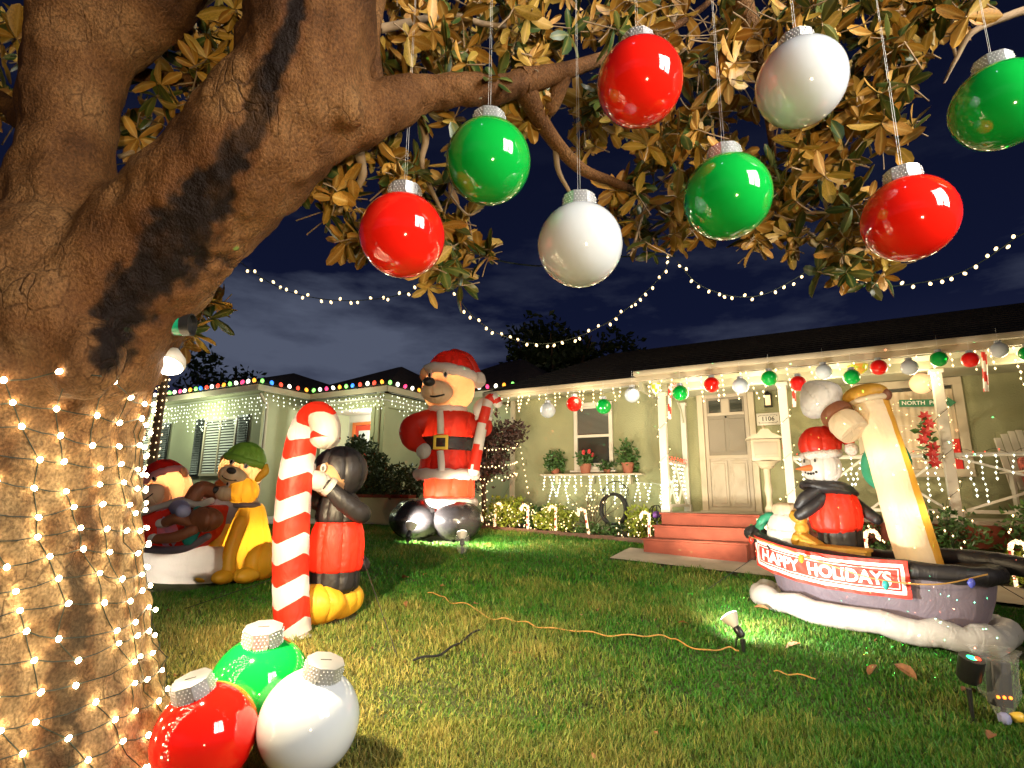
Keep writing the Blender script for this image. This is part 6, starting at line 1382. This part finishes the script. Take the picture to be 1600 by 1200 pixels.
# banner along the hull
t = thing('banner', 'red cloth banner reading HAPPY HOLIDAYS tied along the boat side', 'banner', BW((0, 0, 0)), rot=BOATR.to_euler(), scale=BS)
bx0, bx1, bz0, bz1 = -.96, .50, .355, .665
def drape(s, q, off=0):                                               # s along, q up; hangs from the gunwale against the hull
    x = bx0 + (bx1 - bx0) * s; tp = 1 - .62 * max(0, -x / 1.0) ** 2.2 if x < 0 else 1; y = -.38 * (max(.02, 1 - abs(x / 1.0) ** 3.2)) ** (1 / 3.2) * tp - .085
    sag = -.035 * math.sin(pi * s) * 1.0 + .05 * (1 - s) ** 2
    w_ = .010 * math.sin(s * 31 + q * 5) * (1 - q) + .006 * math.sin(s * 63 + 2 * q * 7) + .008 * noise.noise(Vector((s * 9, q * 5, 1)))
    return Vector((x, y - .022 * (q > .8) * 0 + w_ - off + .05 * (1 - q), bz0 + (bz1 - bz0) * q + sag))
nx, ny = 72, 14; b = MB(); b.v = [tuple(drape(i / nx, j / ny)) for j in range(ny + 1) for i in range(nx + 1)] + [tuple(drape(i / nx, j / ny, -.004)) for j in range(ny + 1) for i in range(nx + 1)]
mm = (nx + 1) * (ny + 1); b.f = [(j * (nx + 1) + i, j * (nx + 1) + i + 1, (j + 1) * (nx + 1) + i + 1, (j + 1) * (nx + 1) + i) for j in range(ny) for i in range(nx)]; b.f += [tuple(k + mm for k in f[::-1]) for f in b.f]; b.mi = [0] * len(b.f); b.build('cloth', M['banner'], t)
def band(s0, s1, q0, q1, off=.003):
    n_, m_ = max(1, int((s1 - s0) * 72)), max(1, int((q1 - q0) * 14)); o = len(pb_.v)
    pb_.v += [tuple(drape(s0 + (s1 - s0) * i / n_, q0 + (q1 - q0) * j / m_, off)) for j in range(m_ + 1) for i in range(n_ + 1)]; pb_.f += [(o + j * (n_ + 1) + i, o + j * (n_ + 1) + i + 1, o + (j + 1) * (n_ + 1) + i + 1, o + (j + 1) * (n_ + 1) + i) for j in range(m_) for i in range(n_)]
pb_ = MB(); W_ = (bx1 - bx0) / (bz1 - bz0)
for s0, w0, w1 in ((.03, .10, .19), (.03, .235, .26)):
    a, c = w0 / W_, w1 / W_; band(a, 1 - a, w0, w1); band(a, 1 - a, 1 - w1, 1 - w0); band(a, c, w1, 1 - w1); band(1 - c, 1 - a, w1, 1 - w1)
pb_.mi = [0] * len(pb_.f); pb_.build('border', M['print'], t)
for wd, s0, s1 in (('HAPPY', .085, .385), ('HOLIDAYS', .445, .915)):
    bm = bmesh.new(); vs, fs = text_verts(wd, 1.0, .036, 0); xs = [v.x for v in vs]; ys = [v.y for v in vs]; x0, x1, y0, y1 = min(xs), max(xs), min(ys), max(ys)
    bv = [bm.verts.new(v) for v in vs]
    for f in fs:
        try: bm.faces.new([bv[i] for i in f])
        except Exception: pass
    bmesh.ops.triangulate(bm, faces=bm.faces[:])
    for k in range(3): bmesh.ops.subdivide_edges(bm, edges=[e_ for e_ in bm.edges if e_.calc_length() > .14], cuts=1)
    bm.verts.index_update(); b = MB(); b.add([drape(s0 + (s1 - s0) * (v.co.x - x0) / (x1 - x0), .31 + .38 * (v.co.y - y0) / (y1 - y0), .005) for v in bm.verts], [tuple(v.index for v in f.verts) for f in bm.faces]); bm.free(); b.build('lettering', M['print'], t, False)
for i in range(7): a = .12 + .80 * i / 6; BLOCK.append((*(A.lerp(Bq, a) + (bc - (A + Bq) / 2) * 1.0).xy, .36))
# rope of coloured bulbs over the banner
root = thing('bulb_rope', 'golden cord with a few big coloured bulbs drooping across the banner', 'string lights', BW((0, 0, 0)), rot=BOATR.to_euler(), scale=BS)
rp_ = [(-1.02, -.16, .70, .006), (-.8, -.40, .70, .006), (-.5, -.53, .66, .006), (-.1, -.56, .57, .006), (.3, -.57, .50, .006), (.7, -.53, .52, .006), (.98, -.30, .62, .006)]
q = smooth(rp_, 6); MB().tube(q, 6).build('cord', M['cord'], root)
for i, c in ((2, (.6, .04, .02)), (15, (.55, .3, .03)), (25, (.05, .45, .4)), (34, (.12, .14, .6))):
    b = MB(); b.lathe([(.002, -.075), (.018, -.06), (.027, -.035), (.022, -.01), (.014, 0)], 10, q[i][:3]); b.build('bulb', mat('painted_bulb', c, .25, translucent=.3), root)

# ------------------------------------------------------------------ lights and cords on the lawn
def spike(label, loc, rz, tilt, e, target, size=1.0, light=True, col=(1, .97, .88)):
    t = thing('spike_light', label, 'floodlight', loc, rz, 'floodlights staked in the lawn', scale=size); rot = RX(tilt)
    b = MB(); b.tube([(0, 0, -.06, .003), (0, 0, .02, .012), (0, 0, .07, .012)], 8); b.box((0, 0, .075), (.035, .02, .03), None, .004); b.build('stake', M['plastic'], t)
    b = MB(); b.lathe([(.018, .0), (.027, .01), (.027, .055), (.022, .07)], 14, (0, 0, .10), rot); b.build('socket', M['plastic'], t)
    b = MB(); b.lathe([(.020, .07), (.030, .085), (.052, .125), (.060, .145)], 22, (0, 0, .10), rot); b.build('reflector', M['whitetrim'], t)
    b = MB(); b.lathe([(.060, .145), (.056, .152), (.03, .160), (.001, .162)], 22, (0, 0, .10), rot); b.build('lens', M['lampface'], t)
    b = MB(); b.tube(smooth([(0, .03, .11, .006), (.02, .06, .06, .006), (.03, .08, .0, .006)], 4), 6); b.build('cable', M['plastic'], t)
    if light: p = Vector(loc) + Matrix.Rotation(rz, 3, 'Z') @ (Vector((0, 0, .10 * size)) + rot @ Vector((0, 0, .19 * size))); lamp('spike_light_beam', 'SPOT', p, e, col, target, size=.05, angle=150, blend=.9)
    return t
g1 = G(1162, 1022); spike('white reflector flood bulb on a black stake shining at the boat', onlawn(g1.x, g1.y), R(35), -38, 215, BW((-.15, -.1, .45)), 1.15)
g2 = P(637, 856, 8.4); g2 = onlawn(g2.x, g2.y); spike('glaring white flood bulb in front of the tall bear boots', g2, R(-10), -30, 560, pb + Vector((.3, 0, .0)), 1.5)
g3 = P(722, 866, 7.9); g3 = onlawn(g3.x, g3.y); spike('small black floodlight in a clear bag on the lawn, facing the house', g3, R(10), -35, 260, H(-2.2, 0, 2.2), 1.3, True, (1, .84, .60))
b = MB(); b.lathe([(.05, .02), (.09, .12), (.10, .25), (.07, .30)], 12, g3 + Vector((0, 0, .0))); 
bag = bpy.data.materials.new('clear_bag'); bag.use_nodes = True; bs = bag.node_tree.nodes['Principled BSDF']; bs.inputs['Base Color'].default_value = (.9, .9, .9, 1); bs.inputs['Roughness'].default_value = .08; bs.inputs['Alpha'].default_value = .10; bs.inputs['Specular IOR Level'].default_value = 1
tag(b.build('plastic_bag', bag), 'clear plastic bag over the small floodlight on the lawn', 'bag')
# flood light for the porch front, staked behind the boat, as its pool on the house wall shows
pf = onlawn(*H(1.3, 2.98, 0).xy); spike('floodlight staked beside the walk behind the boat, aimed at the porch', pf, HROT + pi, -40, 160, H(1.6, 0, 2.4), 1.0, True, (1, .84, .58))
pf = onlawn(2.2, 6.9); lamp('unseen_yard_light', 'SPOT', pf + Vector((0, 0, .5)), 240, (1, .86, .60), H(-.2, 0, 2.5), size=.08, angle=120, blend=.8)  # unseen spot without a fixture, brightens the house front
# laser projectors by the boat stern
p = P(1542, 1082, 3.35); p = onlawn(p.x, p.y)
t = thing('laser_spot', 'black garden laser projector with a glowing green lens by the boat stern', 'projector', onlawn(p.x - .10, p.y), R(10)); b = MB(); b.tube([(0, 0, -.08, .004), (0, 0, .18, .014)], 8); b.lathe([(.045, -.02), (.058, .0), (.062, .12), (.055, .12)], 18, (0, -.01, .24), RX(18)); b.build('housing', M['plastic'], t); b = MB(); b.lathe([(.05, .118), (.001, .122)], 16, (0, -.01, .24), RX(18)); b.build('lens', M['laser'], t); b = MB(); b.ball((.02, -.06, .345), .017, 8, 6); b.build('red_lens', M['bulbred'], t)
t = thing('light_timer', 'black timer box with orange indicator lights wrapped in a clear bag', 'timer', onlawn(p.x + .06, p.y - .02), R(-12)); b = MB(); b.box((0, 0, .22), (.10, .06, .24), RY(5), .012); b.tube([(0, 0, -.05, .01), (0, 0, .12, .012)], 8); b.build('box', M['plastic'], t)
b = MB(); 
for k in range(3): b.ball((-.032 + .03 * k, -.034, .155), .009, 8, 5)
b.build('indicator', M['ledorange'], t)
b = MB(); vs = []; n = 18
for i, (r_, z) in enumerate(((.02, .02), (.05, .08), (.085, .17), (.10, .28), (.115, .37), (.13, .40))):
    for k in range(n): a = 2 * pi * k / n; f = 1 + .45 * noise.noise(Vector((math.cos(a) * 3.5, math.sin(a) * 3.5, i * 1.3))); vs.append((r_ * f * math.cos(a) * 1.0, r_ * f * math.sin(a) * .7, z))
b.add(vs, [(i * n + k, i * n + (k + 1) % n, (i + 1) * n + (k + 1) % n, (i + 1) * n + k) for i in range(5) for k in range(n)]); tb = b.build('bag', bag, t, False); 
b = MB(); b.ball((.05, -.03, .06), (.04, .03, .025), 10, 6, lump=.3); b.build('tape', M['gold'], t); b = MB(); b.ball((-.02, -.04, .05), (.03, .03, .035), 10, 6, lump=.3); b.build('blue_tie', M['lilac'], t)
# moving dots from the laser projector: a real lamp with a pattern in its beam
def laser(loc, target, e, col, scale):
    o = lamp('laser_beam', 'SPOT', loc, e, col, target, size=.0, angle=100, blend=.3); l = o.data; l.use_nodes = True; nt_ = l.node_tree; em = nt_.nodes['Emission']
    tcn = nt_.nodes.new('ShaderNodeTexCoord'); vo = nt_.nodes.new('ShaderNodeTexVoronoi'); vo.inputs['Scale'].default_value = scale; cm = nt_.nodes.new('ShaderNodeMath'); cm.operation = 'LESS_THAN'; cm.inputs[1].default_value = .065
    nt_.links.new(tcn.outputs['Normal'], vo.inputs['Vector']); nt_.links.new(vo.outputs['Distance'], cm.inputs[0]); nt_.links.new(cm.outputs[0], em.inputs['Strength'])
laser(p + Vector((-.1, .05, .42)), H(.3, 0, 2.0), 9000, (.12, 1, .40), 30)
laser(p + Vector((-.06, .05, .45)), H(.0, 0, 2.4), 4000, (1, .22, .12), 22)
laser(p + Vector((-.1, .05, .44)), (1.2, 3.3, 3.4), 1500, (.15, 1, .30), 24)
# extension cords and guy lines
def cord(name, label, pts, key, r, cat='cord', lift=.028):
    q = []
    for px, py in pts: g = G(px, py); q.append((g.x, g.y, ground(g.x, g.y) + lift, r))
    q = smooth(q, 6); q = [(a[0], a[1], ground(a[0], a[1]) + lift + .008 * math.sin(i * .9), r) for i, a in enumerate(q)]; b = MB(); b.tube(q, 6); tag(b.build(name, M[key]), label, cat)
cord('extension_cord', 'orange extension cord snaking over the middle of the lawn', [(668, 932), (690, 937), (704, 947), (735, 952), (760, 972), (790, 974), (820, 980), (850, 989), (905, 993), (950, 1000), (1000, 1001), (1040, 1002), (1060, 1010), (1100, 1025), (1135, 1020), (1155, 1024)], 'cord', .0052, lift=.034)
cord('extension_cord', 'thin orange cord lying in the dark grass in front of the boat', [(1210, 1058), (1235, 1062), (1275, 1068)], 'cord', .0045, lift=.032)
cord('soaker_hose', 'dark hose lying in the dry grass in the middle of the foreground', [(645, 1043), (690, 1030), (720, 1012), (748, 992)], 'rubber', .009, lift=.04)
def guy(label, a, c): b = MB(); b.tube([(*a, .0035), (*a.lerp(c, .5), .0035), (*c, .0035)], 5); tag(b.build('guy_line', M['rubber']), label, 'rope', 'guy lines')
guy('dark guy line from the penguin back to the lawn', pg + Vector((.2, .05, .55)), onlawn(*G(622, 1030).xy)); guy('dark guy line from the tall suited bear to the orange cord', G(640, 905), onlawn(*G(716, 950).xy) + Vector((0, 0, .03)))
guy('dark guy line from the candy cane towards the trunk', pc + Vector((-.1, 0, .45)), onlawn(*G(280, 955).xy)); guy('dark guy line from the boat stern', BW((.98, .1, .5)), onlawn(*G(1640, 960).xy)); guy('thin guy line across the lawn to the boat bow', BW((-1.0, 0, .5)), onlawn(*G(1100, 925).xy))
# fallen leaves
for px, py, s, lab in ((1252, 1018, .13, 'curled brown leaf in the lit grass below the banner'), (1400, 1052, .17, 'large curled brown leaf in front of the boat'), (1372, 1054, .12, 'dark brown leaf beside the large curled leaf'), (1505, 1095, .14, 'red brown leaf by the laser projector'), (637, 911, .14, 'long brown leaf at the edge of the dark shadow'), (634, 950, .10, 'orange brown leaf on the grass right of the penguin'), (911, 971, .08, 'pale curled leaf above the orange cord'), (1060, 984, .08, 'small brown leaf left of the boat floodlight'), (1202, 963, .12, 'brown leaf against the snowy boat base'), (664, 856, .12, 'brown leaf near the tall bear boots'), (758, 855, .10, 'brown leaf right of the bagged floodlight'), (1555, 1165, .10, 'brown leaf at the lower picture edge')):
    g = G(px, py); tl, fl = leaf_faces(s, s * .45, .35, .55); b = MB(); b.add(tl, fl); b.add([(x, y, z - .002) for x, y, z in tl], [f[::-1] for f in fl]); o = b.build('fallen_leaf', M['dead']); o.location = onlawn(g.x, g.y) + Vector((0, 0, .055)); o.rotation_euler = (random.uniform(-.5, .5), random.uniform(-.5, .2), random.random() * 6); tag(o, lab, 'leaf', 'fallen leaves on the lawn')

mb = MB()
for i in range(70):
    x, y = random.gauss(-.6, 2.2), random.uniform(2.0, 8.0); u, v = to_uv(x, y)
    if v < 3.1: continue
    tl, fl = leaf_faces(random.uniform(.02, .055), random.uniform(.010, .024), random.uniform(.1, .5), .5); r_ = RZ(random.uniform(0, 360)) @ RX(random.uniform(-50, 50)); mb.add([r_ @ Vector(p_) + onlawn(x, y) + Vector((0, 0, random.uniform(.02, .045))) for p_ in tl], fl)
mb.build('leaf_litter', M['dead'], kind='stuff', label='small brown leaf bits and petals scattered in the lawn', category='litter')
# ================================================================== grass last, so that it stays clear of what stands on it
grass('grass', 110000, (-2.6, 3.2, 1.75, 3.3), .026, .056, .0022, 1)
grass('grass', 150000, (-4.6, 5.2, 3.2, 6.2), .028, .062, .0032, 2)
grass('grass', 110000, (-7.0, 7.0, 6.1, 11.6), .035, .075, .0052, 3)
